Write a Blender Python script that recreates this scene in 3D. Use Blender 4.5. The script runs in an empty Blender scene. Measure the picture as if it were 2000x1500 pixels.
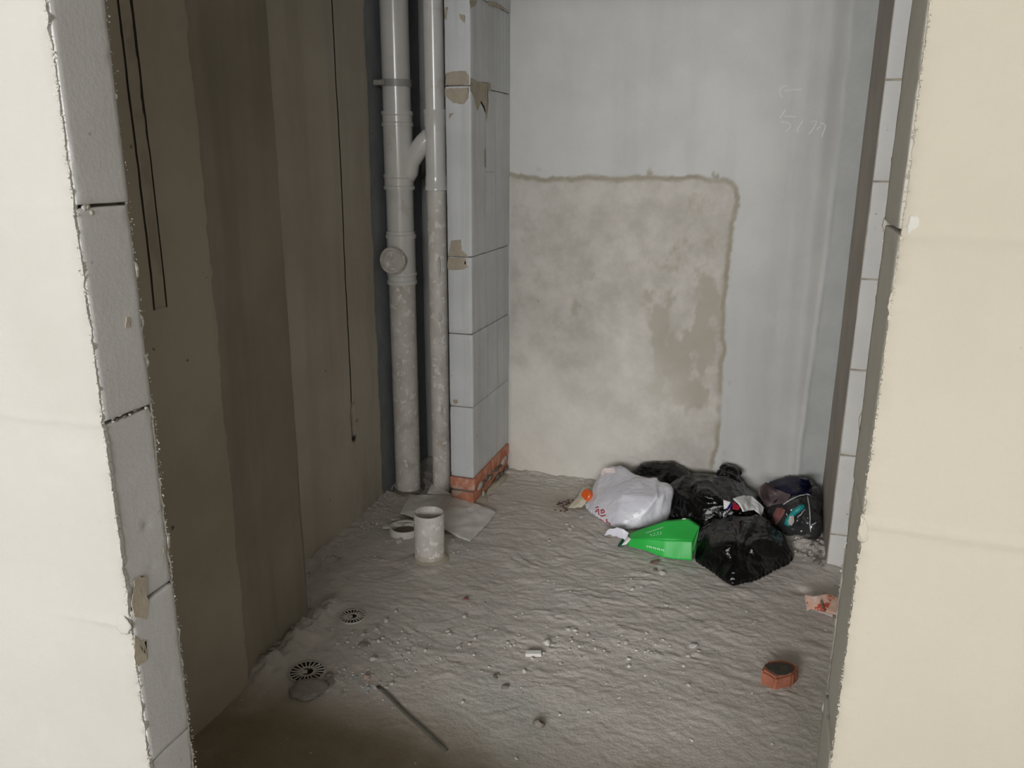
import bpy, bmesh, math, random
import numpy as np
from mathutils import Vector, Matrix
from mathutils.bvhtree import BVHTree
random.seed(7); RNG = np.random.default_rng(11)
S = bpy.context.scene; COL = S.collection

# ------------------------------------------------------------------ camera, light, exposure
FPX, YAW, PITCH, ROLL = 1597.04, .308515, .272279, .0061102
_f = Vector((-math.sin(YAW)*math.cos(PITCH), math.cos(YAW)*math.cos(PITCH), -math.sin(PITCH)))
_r = Vector((math.cos(YAW), math.sin(YAW), 0)); _u = _r.cross(_f)
CR = _r*math.cos(ROLL)+_u*math.sin(ROLL); CU = -_r*math.sin(ROLL)+_u*math.cos(ROLL); CF = _f
cam = bpy.data.objects.new('camera', bpy.data.cameras.new('camera')); COL.objects.link(cam)
cam.matrix_world = Matrix(((CR.x, CU.x, -CF.x, 0), (CR.y, CU.y, -CF.y, 0), (CR.z, CU.z, -CF.z, 0), (0, 0, 0, 1)))
cam.data.sensor_width = 36; cam.data.lens = FPX/2000*36; cam.data.clip_start = .02
S.camera = cam

W = bpy.data.worlds.new('sky'); S.world = W; W.use_nodes = True
W.node_tree.nodes['Background'].inputs[0].default_value = (.80, .88, 1, 1)
W.node_tree.nodes['Background'].inputs[1].default_value = 1.0

WIN = (-3.1, 2.15, .58, 1.72)          # hall window: x0, x1, z0, z1
HALL_Y = -6.5
L = bpy.data.lights.new('window_daylight', 'AREA'); L.shape = 'RECTANGLE'
L.size = WIN[1]-WIN[0]; L.size_y = WIN[3]-WIN[2]; L.energy = 535; L.color = (.985, .99, 1.0)
lo = bpy.data.objects.new('window_daylight', L); COL.objects.link(lo)
lo.location = ((WIN[0]+WIN[1])/2, HALL_Y-.02, (WIN[2]+WIN[3])/2); lo.rotation_euler = (math.radians(90), 0, 0)

vs = S.view_settings
S.display_settings.display_device = 'sRGB'
vs.view_transform = 'Standard'; vs.look = 'None'; vs.gamma = 1; vs.use_curve_mapping = False
vs.exposure = 0.26

FLOOR = -1.40; HALLF = -1.19; CEIL = 1.75

# ------------------------------------------------------------------ pixel helpers (photo measured at 2000x1500)
def ray(x, y): return CR*((x-1000)/FPX)+CU*(-(y-750)/FPX)+CF
def onY(x, y, Y): d = ray(x, y); return d*(Y/d.y)
def onX(x, y, X): d = ray(x, y); return d*(X/d.x)
def onZ(x, y, Z): d = ray(x, y); return d*(Z/d.z)
def pxsize(px, P): return px/FPX*CF.dot(P)

# ------------------------------------------------------------------ noise (numpy)
def _h(ix, iy, iz, s):
    n = (ix.astype(np.int64)*374761393+iy.astype(np.int64)*668265263+iz.astype(np.int64)*2147483647+s*1274126177) & 0xffffffff
    n = ((n ^ (n >> 13))*1274126177) & 0xffffffff
    n = (n ^ (n >> 16))*2246822519 & 0xffffffff
    return ((n ^ (n >> 15)) & 0xffffff)/float(0xffffff)
def vn(x, y, z=0., s=0):
    x, y, z = np.broadcast_arrays(np.asarray(x, float), np.asarray(y, float), np.asarray(z, float))
    ix, iy, iz = np.floor(x), np.floor(y), np.floor(z); fx, fy, fz = x-ix, y-iy, z-iz
    q = lambda t: t*t*t*(t*(t*6-15)+10)
    fx, fy, fz = q(fx), q(fy), q(fz); r = 0
    for a in (0, 1):
        for b in (0, 1):
            for c in (0, 1):
                w = (fx if a else 1-fx)*(fy if b else 1-fy)*(fz if c else 1-fz)
                r = r+w*_h(ix+a, iy+b, iz+c, s)
    return r*2-1
def fbm(x, y, z=0., o=4, s=0, g=.5):
    r = 0; a = 1; t = 0
    for i in range(o):
        r = r+a*vn(x*2**i+i*7.3, y*2**i+i*3.1, np.asarray(z)*2**i, s+i); t += a; a *= g
    return r/t
def ss(a, b, x): t = np.clip((x-a)/(b-a), 0, 1); return t*t*(3-2*t)

# ------------------------------------------------------------------ materials
def s2l(c): return tuple((v/12.92 if v <= .04045 else ((v+.055)/1.055)**2.4) for v in (k/255 for k in c))
def mk(name, a, b=None, scale=5, rough=.9, bump=.15, bscale=90, bdist=.004, streak=None, sstr=.5, spots=None, spotscale=40, spotlim=.68, spec=.25, coat=0,
       attr=None, acol=None, smear=None, smearscale=3, smearlim=(.5, .62), smearstretch=(1, 1, 1), trans=0):
    """a,b: sRGB 0-255 colours mixed by noise"""
    m = bpy.data.materials.new(name); m.use_nodes = True; nt = m.node_tree; N = nt.nodes; K = nt.links
    P = N['Principled BSDF']; P.inputs['Roughness'].default_value = rough; P.inputs['Specular IOR Level'].default_value = spec
    if coat: P.inputs['Coat Weight'].default_value = coat; P.inputs['Coat Roughness'].default_value = .15
    tc = N.new('ShaderNodeTexCoord')
    def noise(sc, det=5, rg=.6, stretch=None):
        n = N.new('ShaderNodeTexNoise'); n.inputs['Scale'].default_value = sc; n.inputs['Detail'].default_value = det; n.inputs['Roughness'].default_value = rg
        if stretch:
            mp = N.new('ShaderNodeMapping'); mp.inputs['Scale'].default_value = stretch; K.new(tc.outputs['Object'], mp.inputs[0]); K.new(mp.outputs[0], n.inputs['Vector'])
        else: K.new(tc.outputs['Object'], n.inputs['Vector'])
        return n.outputs['Fac']
    def ramp(fac, lo, hi):
        r = N.new('ShaderNodeMapRange'); r.interpolation_type = 'SMOOTHSTEP'; K.new(fac, r.inputs[0]); r.inputs[1].default_value = lo; r.inputs[2].default_value = hi; return r.outputs[0]
    def mix(fac, A, B):
        x = N.new('ShaderNodeMix'); x.data_type = 'RGBA'
        if isinstance(fac, float): x.inputs['Factor'].default_value = fac
        else: K.new(fac, x.inputs['Factor'])
        for v, k in ((A, 6), (B, 7)):
            if isinstance(v, tuple): x.inputs[k].default_value = (*v, 1)
            else: K.new(v, x.inputs[k])
        return x.outputs[2]
    def mul(f, k):
        x = N.new('ShaderNodeMath'); x.operation = 'MULTIPLY'; K.new(f, x.inputs[0]); x.inputs[1].default_value = k; return x.outputs[0]
    b = b or a
    c = mix(ramp(noise(scale), .3, .7), s2l(a), s2l(b))
    if streak: c = mix(mul(ramp(noise(1.0, 5, .6, streak[1]), .45, .7), sstr), c, s2l(streak[0]))
    if smear: c = mix(ramp(noise(smearscale, 6, .62, smearstretch), *smearlim), c, s2l(smear))
    if attr:
        for an, ac in zip(attr, acol):
            at = N.new('ShaderNodeAttribute'); at.attribute_name = an
            c = mix(at.outputs['Fac'], c, mix(ramp(noise(9, 6, .65), .3, .7), s2l(ac[0]), s2l(ac[1])))
    if spots: c = mix(ramp(noise(spotscale, 3, .5), spotlim, spotlim+.05), c, s2l(spots))
    K.new(c, P.inputs['Base Color'])
    if bump:
        bp = N.new('ShaderNodeBump'); bp.inputs['Strength'].default_value = bump; bp.inputs['Distance'].default_value = bdist
        K.new(noise(bscale, 6, .65), bp.inputs['Height']); K.new(bp.outputs[0], P.inputs['Normal'])
    if trans:
        tr = N.new('ShaderNodeBsdfTranslucent'); K.new(c, tr.inputs[0]); mx = N.new('ShaderNodeMixShader'); mx.inputs[0].default_value = trans
        K.new(P.outputs[0], mx.inputs[1]); K.new(tr.outputs[0], mx.inputs[2]); K.new(mx.outputs[0], N['Material Output'].inputs[0])
    return m
def mk_film(name, amount=.12):
    m = bpy.data.materials.new(name); m.use_nodes = True; nt = m.node_tree; N = nt.nodes; K = nt.links; N.remove(N['Principled BSDF'])
    t = N.new('ShaderNodeBsdfTransparent'); t.inputs[0].default_value = (.93, .93, .94, 1)
    g = N.new('ShaderNodeBsdfGlossy'); g.inputs['Roughness'].default_value = .12
    d = N.new('ShaderNodeBsdfDiffuse'); d.inputs[0].default_value = (.8, .8, .82, 1)
    lw = N.new('ShaderNodeLayerWeight'); lw.inputs[0].default_value = .35
    m1 = N.new('ShaderNodeMixShader'); K.new(lw.outputs['Fresnel'], m1.inputs[0]); K.new(t.outputs[0], m1.inputs[1]); K.new(g.outputs[0], m1.inputs[2])
    m2 = N.new('ShaderNodeMixShader'); m2.inputs[0].default_value = amount*.4; K.new(m1.outputs[0], m2.inputs[1]); K.new(d.outputs[0], m2.inputs[2])
    K.new(m2.outputs[0], N['Material Output'].inputs[0]); return m

M = {}
M['cream'] = mk('cream_plaster', (180, 178, 172), (173, 170, 163), 1.6, bump=.25, bscale=60, spots=(150, 142, 128), spotscale=70, spotlim=.76, smear=(190,189,185), smearscale=1.3, smearlim=(.55, .7))
M['cream2'] = mk('cream_plaster_right', (169, 163, 150), (162, 156, 142), 1.5, bump=.25, bscale=60, spots=(145, 134, 116), spotscale=60, spotlim=.755, smear=(172,167,157), smearscale=1.2, smearlim=(.5, .7))  # yellower plaster, with the right side's dimmer light put into its colour
M['fringe'] = mk('plaster_fringe', (196, 192, 182), (182, 177, 166), 40, bump=.3)
M['aac'] = mk('aerated_block', (202, 201, 199), (195, 194, 191), 7, bump=.2, bscale=110, spots=(165, 163, 160), spotscale=60, spotlim=.72, smear=(150, 138, 118), smearscale=2.3, smearlim=(.70, .73), smearstretch=(1, 1, .5))
M['aac_shaded'] = mk('shaded_aerated_block', (168, 164, 154), (158, 154, 145), 5, bump=.2, bscale=90, spots=(130, 126, 118), spotscale=30, spotlim=.74)  # same block as the left jamb, with the right jamb's shade painted in
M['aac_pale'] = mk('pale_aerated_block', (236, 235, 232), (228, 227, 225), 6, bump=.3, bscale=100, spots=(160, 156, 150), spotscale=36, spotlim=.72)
M['aac_shaft'] = mk('shaft_aerated_block', (220, 222, 223), (210, 212, 213), 6, bump=.25, bscale=100, streak=((185, 186, 183), (26, 26, 1.1)), sstr=.4, spots=(150, 150, 146), spotscale=30, spotlim=.73)
M['mortar'] = mk('mortar', (128, 120, 108), (105, 98, 88), 30, bump=.5)
M['smear'] = mk('mortar_smear', (190, 180, 162), (172, 162, 145), 22, bump=.4)
M['left'] = mk('brown_grey_render', (182, 173, 157), (166, 157, 141), 2.2, attr=['cut'], acol=[((50, 46, 40), (60, 55, 48))], bump=.25, bscale=60, streak=((142, 132, 117), (6, 6, .5)), sstr=.45, spots=(80, 72, 62), spotscale=20, spotlim=.74)  # 'cut' paints the shade inside the saw cuts
M['left2'] = mk('brown_grey_render_recess', (198, 191, 177), (184, 176, 162), 2.2, bump=.25, bscale=60, streak=((158, 150, 136), (6, 6, .5)), sstr=.45, spots=(90, 82, 72), spotscale=18, spotlim=.74,
               attr=['grey', 'cut'], acol=[((128, 132, 136), (142, 146, 148)), ((50, 46, 40), (60, 55, 48))])  # 'cut' here too is groove shade painted dark
M['back'] = mk('grey_concrete', (209, 208, 204), (196, 196, 193), 2.5, bump=.3, bscale=70, streak=((176, 176, 173), (5, 5, .7)), sstr=.35, spots=(110, 106, 98), spotscale=16, spotlim=.745,
               attr=['patch', 'damp', 'strip', 'pale'], acol=[((204, 198, 190), (182, 176, 167)), ((158, 150, 134), (170, 162, 146)), ((182, 184, 182), (192, 193, 191)), ((226, 221, 212), (217, 212, 203))])
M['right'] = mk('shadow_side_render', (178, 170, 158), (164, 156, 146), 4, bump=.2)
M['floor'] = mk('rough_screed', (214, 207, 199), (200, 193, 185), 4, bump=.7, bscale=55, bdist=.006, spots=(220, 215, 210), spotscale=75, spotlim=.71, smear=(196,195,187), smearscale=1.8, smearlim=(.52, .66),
                attr=['shade_wet'], acol=[((140, 126, 104), (152, 140, 118))])
M['pvc'] = mk('grey_white_pvc', (226, 224, 220), (218, 216, 212), 12, rough=.2, bump=.03, bscale=40, spec=.6, smear=(206, 200, 192), smearscale=3, smearlim=(.58, .66), spots=(225, 222, 217), spotscale=50, spotlim=.7)
M['pvc_dirty'] = mk('mortar_splashed_pvc', (222, 218, 211), (206, 199, 190), 16, rough=.5, bump=.35, bscale=70, spec=.35, spots=(236, 233, 228), spotscale=40, spotlim=.57, smear=(192, 183, 172), smearscale=7, smearlim=(.55, .68))
M['brick'] = mk('red_brick', (212, 152, 126), (190, 118, 92), 25, bump=.6, bscale=110, smear=(214, 184, 168), smearscale=11, smearlim=(.52, .64))
M['brick_loose'] = mk('loose_red_brick', (182, 118, 94), (162, 102, 80), 25, bump=.6, bscale=110, smear=(204, 150, 122), smearscale=16, smearlim=(.6, .72))
M['paper'] = mk('dusty_white_sheet', (240, 238, 233), (228, 225, 219), 10, rough=.7, bump=.08, smear=(212, 206, 196), smearscale=7, smearlim=(.6, .72), trans=.1)
M['whitebag'] = mk('white_film', (236, 235, 241), (228, 227, 236), 8, rough=.30, bump=.3, bdist=.012, bscale=11, spec=.5, trans=.12)
M['black'] = mk('black_film', (10, 10, 11), (7, 7, 8), 9, rough=.17, bump=.5, bscale=13, bdist=.014, spec=.5)
M['film'] = mk_film('clear_film')
M['green'] = mk('green_card', (52, 186, 80), (44, 174, 68), 5, rough=.42, bump=.03, spec=.4)
M['darkgreen'] = mk('dark_green_card', (22, 92, 66), (18, 78, 56), 5, rough=.5, bump=.02)
M['white'] = mk('white_print', (240, 240, 238), (232, 232, 230), 10, rough=.6, bump=0)
M['chalk'] = mk('chalk', (226, 226, 222), (216, 216, 212), 60, bump=.3)
M['redink'] = mk('red_ink', (176, 36, 56), (160, 28, 46), 20, rough=.5, bump=0)
M['chip'] = mk('mortar_chip', (214, 211, 205), (192, 188, 181), 40, bump=.3, bscale=120)
M['chip_grey'] = mk('grey_stone', (156, 150, 141), (138, 131, 122), 30, bump=.4, bscale=120)
M['chip_pink'] = mk('pinkish_stone', (205, 182, 172), (180, 158, 148), 30, bump=.4)
M['chip_blue'] = mk('bluish_chip', (176, 190, 194), (156, 170, 176), 30, bump=.3)
M['brown'] = mk('brown_clod', (140, 118, 104), (122, 102, 90), 30, bump=.5)
M['ringwhite'] = mk('white_pvc', (222, 220, 214), (206, 203, 196), 20, rough=.45, bump=.15, smear=(170, 164, 154), smearscale=18, smearlim=(.6, .68))
M['ringdirt'] = mk('grey_ring_fill', (134, 128, 112), (120, 113, 98), 20, bump=.3)
M['metal'] = mk('drain_metal', (206, 201, 192), (190, 184, 175), 30, rough=.45, bump=.1, spec=.5)
M['dark'] = mk('void_shade', (26, 23, 19), (18, 16, 13), 20, bump=0)
M['strip'] = mk('dark_strip', (120, 117, 106), (104, 101, 92), 20, rough=.6, bump=.2)
M['orange'] = mk('orange_plastic', (232, 102, 40), (220, 90, 32), 10, rough=.35, bump=0, spec=.5)
M['wrap'] = mk('clear_yellow_wrapper', (214, 206, 188), (198, 186, 160), 20, rough=.25, bump=.1, spec=.6)
M['sauce'] = mk('dark_red_spill', (96, 26, 18), (74, 16, 12), 30, rough=.35, bump=.2, spec=.5)
M['navy'] = mk('navy_card', (22, 22, 52), (16, 16, 40), 10, rough=.4, bump=0)
M['teal'] = mk('teal_plastic', (40, 160, 158), (32, 146, 146), 10, rough=.35, bump=0, spec=.5)
M['dusk'] = mk('grey_pink_wrapper', (120, 104, 104), (98, 84, 86), 20, rough=.35, bump=.3, bscale=50)
M['rosy'] = mk('rosy_wrapper', (150, 96, 90), (120, 84, 82), 20, rough=.4, bump=.2)
M['packet'] = mk('pink_orange_packet', (240, 206, 188), (232, 184, 160), 30, rough=.45, bump=.15, smear=(206, 92, 70), smearscale=22, smearlim=(.56, .62), spots=(232, 222, 214), spotscale=45, spotlim=.6)
M['floorlump'] = mk('screed_lump', (176, 168, 158), (160, 153, 144), 30, bump=.5)
M['bricktop'] = mk('dark_top', (88, 82, 72), (66, 62, 56), 30, bump=.5)
M['leftband'] = mk('darker_render_band', (164, 155, 140), (148, 140, 126), 2.2, bump=.2, bscale=60, streak=((124, 116, 104), (6, 6, .5)), sstr=.5)
M['foldwhite'] = mk('film_crease', (222, 222, 226), (206, 206, 210), 20, rough=.2, bump=0, spec=.6)
M['packet_white'] = mk('packet_edge', (220, 208, 202), (206, 192, 188), 20, rough=.5, bump=.1)
M['violet'] = mk('violet_print', (58, 40, 120), (50, 34, 104), 20, rough=.4, bump=0)
M['hall'] = mk('hall_plaster', (196, 193, 187), (190, 187, 180), 2, bump=.1)
M['hallfloor'] = mk('hall_concrete', (165, 161, 154), (152, 148, 141), 3, bump=.4)
M['steel'] = mk('clamp_steel', (176, 175, 170), (160, 158, 152), 30, rough=.4, bump=.05, spec=.6)

# ------------------------------------------------------------------ object helpers
def link(name, me, mat=None, parent=None, smooth=False):
    o = bpy.data.objects.new(name, me); COL.objects.link(o)
    if mat: me.materials.append(M[mat] if isinstance(mat, str) else mat)
    if smooth: me.polygons.foreach_set('use_smooth', [True]*len(me.polygons))
    if parent: o.parent = parent; o.matrix_parent_inverse = parent.matrix_world.inverted() if parent.matrix_world != Matrix() else Matrix()
    return o
def meshobj(name, verts, faces, mat=None, parent=None, smooth=False):
    me = bpy.data.meshes.new(name); me.from_pydata([tuple(v) for v in verts], [], [tuple(f) for f in faces]); me.update()
    return link(name, me, mat, parent, smooth)
def from_bm(name, bm, mat=None, parent=None, smooth=False):
    bmesh.ops.recalc_face_normals(bm, faces=bm.faces)
    me = bpy.data.meshes.new(name); bm.to_mesh(me); bm.free(); return link(name, me, mat, parent, smooth)
def empty(name, loc=(0, 0, 0)):
    o = bpy.data.objects.new(name, None); COL.objects.link(o); o.location = loc; o.empty_display_size = .05
    o.matrix_world = Matrix.Translation(Vector(loc)); return o
def struct(o): o['kind'] = 'structure'; return o
def tag(o, label, cat, group=None):
    o['label'] = label; o['category'] = cat
    if group: o['group'] = group
    return o
def surf(name, P, face_dir, skirt, mat, parent=None, attrs=None):
    """P (nv,nu,3) grid of world points; skirt = vector the border is turned back by (gives the coat its thickness)"""
    nv, nu = P.shape[:2]; V = P.reshape(-1, 3); idx = np.arange(nv*nu).reshape(nv, nu)
    q = np.stack([idx[:-1, :-1], idx[:-1, 1:], idx[1:, 1:], idx[1:, :-1]], -1).reshape(-1, 4)
    n = np.cross(V[q[:, 1]]-V[q[:, 0]], V[q[:, 2]]-V[q[:, 0]]).sum(0)
    if n.dot(np.array(face_dir)) < 0: q = q[:, ::-1]
    allV = [V]; allQ = [q]
    if skirt is not None:
        ring = np.concatenate([idx[0, :], idx[1:, -1], idx[-1, -2::-1], idx[-2:0:-1, 0]]); m = len(ring)
        A = V[ring]; B = A+np.array(skirt); o = len(V); allV += [A, B]
        i = np.arange(m); j = (i+1) % m
        allQ.append(np.stack([o+i, o+j, o+m+j, o+m+i], -1))
    V = np.concatenate(allV); q = np.concatenate(allQ)
    me = bpy.data.meshes.new(name); me.vertices.add(len(V)); me.vertices.foreach_set('co', V.astype(np.float32).ravel())
    me.loops.add(len(q)*4); me.polygons.add(len(q)); me.loops.foreach_set('vertex_index', q.astype(np.int32).ravel())
    me.polygons.foreach_set('loop_start', np.arange(0, len(q)*4, 4, dtype=np.int32)); me.update(calc_edges=True); me.validate()
    for k, a in (attrs or {}).items():
        at = me.attributes.new(k, 'FLOAT', 'POINT'); full = np.zeros(len(V), np.float32); full[:nv*nu] = a.ravel()
        if skirt is not None: full[nv*nu:nv*nu+m] = a.ravel()[ring]; full[nv*nu+m:] = a.ravel()[ring]
        at.data.foreach_set('value', full)
    return link(name, me, mat, parent, True)
def box_bm(bm, x0, x1, y0, y1, z0, z1):
    vs_ = [bm.verts.new(p) for p in ((x0, y0, z0), (x1, y0, z0), (x1, y1, z0), (x0, y1, z0), (x0, y0, z1), (x1, y0, z1), (x1, y1, z1), (x0, y1, z1))]
    for f in ((0, 3, 2, 1), (4, 5, 6, 7), (0, 1, 5, 4), (1, 2, 6, 5), (2, 3, 7, 6), (3, 0, 4, 7)): bm.faces.new([vs_[i] for i in f])
def box(name, x0, x1, y0, y1, z0, z1, mat, parent=None, bev=0):
    bm = bmesh.new(); box_bm(bm, x0, x1, y0, y1, z0, z1)
    if bev: bmesh.ops.bevel(bm, geom=bm.edges[:], offset=bev, segments=2, affect='EDGES')
    return from_bm(name, bm, mat, parent)
def block(name, x0, x1, y0, y1, z0, z1, mat, parent, res=.012, r=.004, chip=.006, seed=0, pit=0.0, jit=.0015):
    """a masonry block with chipped, rounded arrises"""
    lo_, hi_ = np.array([x0, y0, z0]), np.array([x1, y1, z1])
    V = []; Q = []
    for ax in range(3):
        a, b = [(1, 2), (2, 0), (0, 1)][ax]
        na, nb = [max(2, min(160, int((hi_[k]-lo_[k])/res)))+1 for k in (a, b)]
        ta = np.linspace(lo_[a], hi_[a], na); tb = np.linspace(lo_[b], hi_[b], nb)
        ta = np.sort(np.concatenate([ta, [lo_[a]+r*.6, hi_[a]-r*.6]])); tb = np.sort(np.concatenate([tb, [lo_[b]+r*.6, hi_[b]-r*.6]])); na += 2; nb += 2
        A, B = np.meshgrid(ta, tb, indexing='ij')
        for side in (0, 1):
            P = np.zeros((na, nb, 3)); P[..., a] = A; P[..., b] = B; P[..., ax] = (lo_, hi_)[side][ax]
            i = np.arange(na*nb).reshape(na, nb)+sum(len(v) for v in V)
            q = np.stack([i[:-1, :-1], i[1:, :-1], i[1:, 1:], i[:-1, 1:]], -1).reshape(-1, 4)
            V.append(P.reshape(-1, 3)); Q.append(q if side else q[:, ::-1])
    V = np.concatenate(V); Q = np.concatenate(Q)
    rr = r+chip*np.clip(fbm(V[:, 0]*45, V[:, 1]*45, V[:, 2]*45, 3, seed)*1.6-.15, 0, 1)
    rr = np.minimum(rr, (hi_-lo_).min()*.45)[:, None]
    q = np.clip(V, lo_+rr, hi_-rr); d = V-q; n = np.linalg.norm(d, axis=1, keepdims=True); n[n == 0] = 1
    V2 = q+d/n*np.minimum(rr, np.abs(d).max(1, keepdims=True)+1e-9)
    nrm = d/n
    V2 = V2+nrm*(jit*fbm(V[:, 0]*14, V[:, 1]*14, V[:, 2]*14, 3, seed+5))[:, None]
    if pit:
        p = vn(V[:, 0]*55, V[:, 1]*55, V[:, 2]*40, seed+9); V2 = V2-nrm*(pit*ss(.74, .9, p))[:, None]
    key = np.round(V, 6); _, first, inv = np.unique(key, axis=0, return_index=True, return_inverse=True); inv = inv.reshape(-1)
    return meshobj(name, V2[first], inv[Q], mat, parent, True)
def lathe(name, prof, center, mat, parent=None, axis=(0, 0, 1), n=40, caps=True, smooth=True):
    ax = Vector(axis).normalized(); rot = Vector((0, 0, 1)).rotation_difference(ax).to_matrix(); c = Vector(center)
    bm = bmesh.new(); rings = []
    for r, z in prof: rings.append([bm.verts.new(c+rot @ Vector((r*math.cos(2*math.pi*i/n), r*math.sin(2*math.pi*i/n), z))) for i in range(n)])
    for A, B in zip(rings, rings[1:]):
        for i in range(n): bm.faces.new((A[i], A[(i+1) % n], B[(i+1) % n], B[i]))
    if caps: bm.faces.new(rings[0][::-1]); bm.faces.new(rings[-1])
    o = from_bm(name, bm, mat, parent, smooth)
    if smooth:
        try: o.data.set_sharp_from_angle(angle=math.radians(40))
        except Exception: pass
    return o
def tube(name, pts, rad, mat, parent=None, n=16, flat=None):
    bm = bmesh.new(); rings = []; pts = [Vector(p) for p in pts]
    for i, p in enumerate(pts):
        t = (pts[min(i+1, len(pts)-1)]-pts[max(i-1, 0)]).normalized(); r_ = rad[i] if isinstance(rad, (list, tuple)) else rad
        s_ = t.cross(Vector((0, 0, 1)));
        if s_.length < .05: s_ = t.cross(Vector((0, 1, 0)))
        s_.normalize(); u_ = s_.cross(t)
        rings.append([bm.verts.new(p+s_*(r_*math.cos(2*math.pi*k/n))+u_*(r_*math.sin(2*math.pi*k/n)*(flat or 1))) for k in range(n)])
    for A, B in zip(rings, rings[1:]):
        for i in range(n): bm.faces.new((A[i], A[(i+1) % n], B[(i+1) % n], B[i]))
    bm.faces.new(rings[0][::-1]); bm.faces.new(rings[-1]); return from_bm(name, bm, mat, parent, True)
def plate(name, poly, n, th, mat, parent=None):
    """flat polygon (world points) thickened by th along n"""
    bm = bmesh.new(); n = Vector(n); A = [bm.verts.new(p) for p in poly]; B = [bm.verts.new(Vector(p)+n*th) for p in poly]
    bm.faces.new(B); bm.faces.new(A[::-1]); k = len(A)
    for i in range(k): bm.faces.new((A[i], A[(i+1) % k], B[(i+1) % k], B[i]))
    bmesh.ops.triangulate(bm, faces=[f for f in bm.faces if len(f.verts) > 4]); return from_bm(name, bm, mat, parent)

# ================================================================== STRUCTURE
# ---- floor of the sunken room
def floor_h(x, y):
    x = np.asarray(x, float); y = np.asarray(y, float)
    rough = ss(1.55, 2.3, y)*.72+.28
    wx = x+.10*fbm(x*3, y*3, 0, 3, 21)+.03*fbm(x*11, y*11, 0, 2, 23)
    wy = y+.10*fbm(x*2.5, y*2.5, 3, 3, 22)+.022*fbm(x*13, y*13, 3, 2, 24)+.22*(x+.4)*0.5
    rid = 1-np.abs(fbm(wx*11, wy*34, 0, 4, 31, .6))*2.2
    fine = fbm(wx*20, wy*55, 0, 3, 41)
    lump = fbm(x*14, y*14, 0, 4, 51)
    z = FLOOR+.007*fbm(x*1.6, y*1.6, 0, 3, 61)+rough*(.0036*np.clip(rid, 0, 1)**2*ss(-.15, .45, fbm(x*9, y*13, 0, 3, 34))+.0018*fine+.0032*lump+.0014*fbm(x*34, y*46, 0, 3, 36))+.0007*fbm(x*90, y*90, 0, 2, 71)
    wl = np.exp(-((x+1.265)/.042)**2)*ss(1.55, 1.75, y)*(1-ss(2.0, 2.16, y))
    z = z+wl*(.028+.03*fbm(x*26, y*26, 0, 4, 81, .6))
    z = z+np.exp(-((x+1.50)/.05)**2)*ss(2.0, 2.2, y)*(.012+.012*fbm(x*25, y*25, 0, 3, 82))
    bk = np.exp(-((y-3.37)/.06)**2); z = z+bk*(.008+.012*fbm(x*30, y*30, 0, 3, 83))
    cr = np.exp(-(((x-.22)/.10)**2+((y-2.98)/.14)**2)); z = z+cr*(.016+.02*fbm(x*28, y*28, 0, 3, 84))
    sh = np.exp(-(((x+1.14)/.10)**2+((y-2.90)/.07)**2)); z = z+sh*.012
    for px, py, r_ in ((-1.166, 2.02, .06), (-1.148, 1.72, .06)):
        k = ss(r_*1.5, r_*.9, np.hypot(x-px, y-py)); z = z*(1-k)+(FLOOR-.001)*k
    k = ss(.10, .055, np.hypot(x+1.09, y-2.42)); z = z+k*.006
    k = np.exp(-(((x-.182)/.028)**2+((y-2.633)/.02)**2)); z = z-k*.012
    return z
xs = np.arange(-1.60, .86, .0055); ys = np.arange(.93, 3.46, .0055)
X, Y = np.meshgrid(xs, ys); Z = floor_h(X, Y)
shade_wet = np.clip(ss(-.25, .3, fbm(X*2.2, Y*2.2, 0, 4, 91))*(1-ss(1.5, 1.75, Y))*1.0, 0, 1)  # doorway shadow on the near floor, put into the colour as brown
shade_wet = np.maximum(shade_wet, .55*np.exp(-(((X+.72)/.10)**2+((Y-3.10)/.10)**2))*ss(-.5, .2, fbm(X*18, Y*18, 0, 3, 92)+.3))
floor = struct(surf('floor', np.stack([X, Y, Z], -1), (0, 0, 1), (0, 0, -.12), 'floor', None, {'shade_wet': shade_wet}))
def fz(x, y): return float(floor_h(x, y))

# ---- wall_front (the doorway): two block walls with plaster coats
JX0, JX1 = -.883, .113; FY0, FY1 = .872, .966
wf = struct(empty('wall_front', (0, .92, HALLF)))
zj = [-1.25, -.943, -.667, -.369, -.068, .232, .532, .832]
for i, (a, b) in enumerate(zip(zj, zj[1:])):
    g = (.004, .004, .005, .005, .0035, .004, .004)[i]
    j = (0, .0015, -.001, .001, .0025, 0, 0)[i]
    block('block', JX0-.58, JX0+j, FY0, FY1, a+g*.5, b-g*.5, 'aac', wf, .008 if a < .3 else .03, .0025, .004, i*3, pit=.0035, jit=.0004)
    block('block', JX1-j, JX1+.58, FY0, FY1+.028, a+g*.5, b-g*.5, 'aac_shaded', wf, .012 if a < .3 else .03, .002, .003, i*3+50, pit=.001, jit=.0004)
box('mortar_core', JX0-.57, JX0-.012, FY0+.006, FY1-.006, -1.25, .83, 'mortar', wf)
box('mortar_core', JX1+.010, JX1+.57, FY0+.006, FY1+.02, -1.25, .83, 'mortar', wf)
box('block_backing', -3.55, JX0-.575, FY0, FY1, -1.6, CEIL, 'aac', wf); box('block_backing', JX1+.575, 3.55, FY0, FY1, -1.6, CEIL, 'aac', wf)
box('lintel', JX0-.58, JX1+.58, FY0, FY1, .835, CEIL, 'aac', wf)
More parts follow.
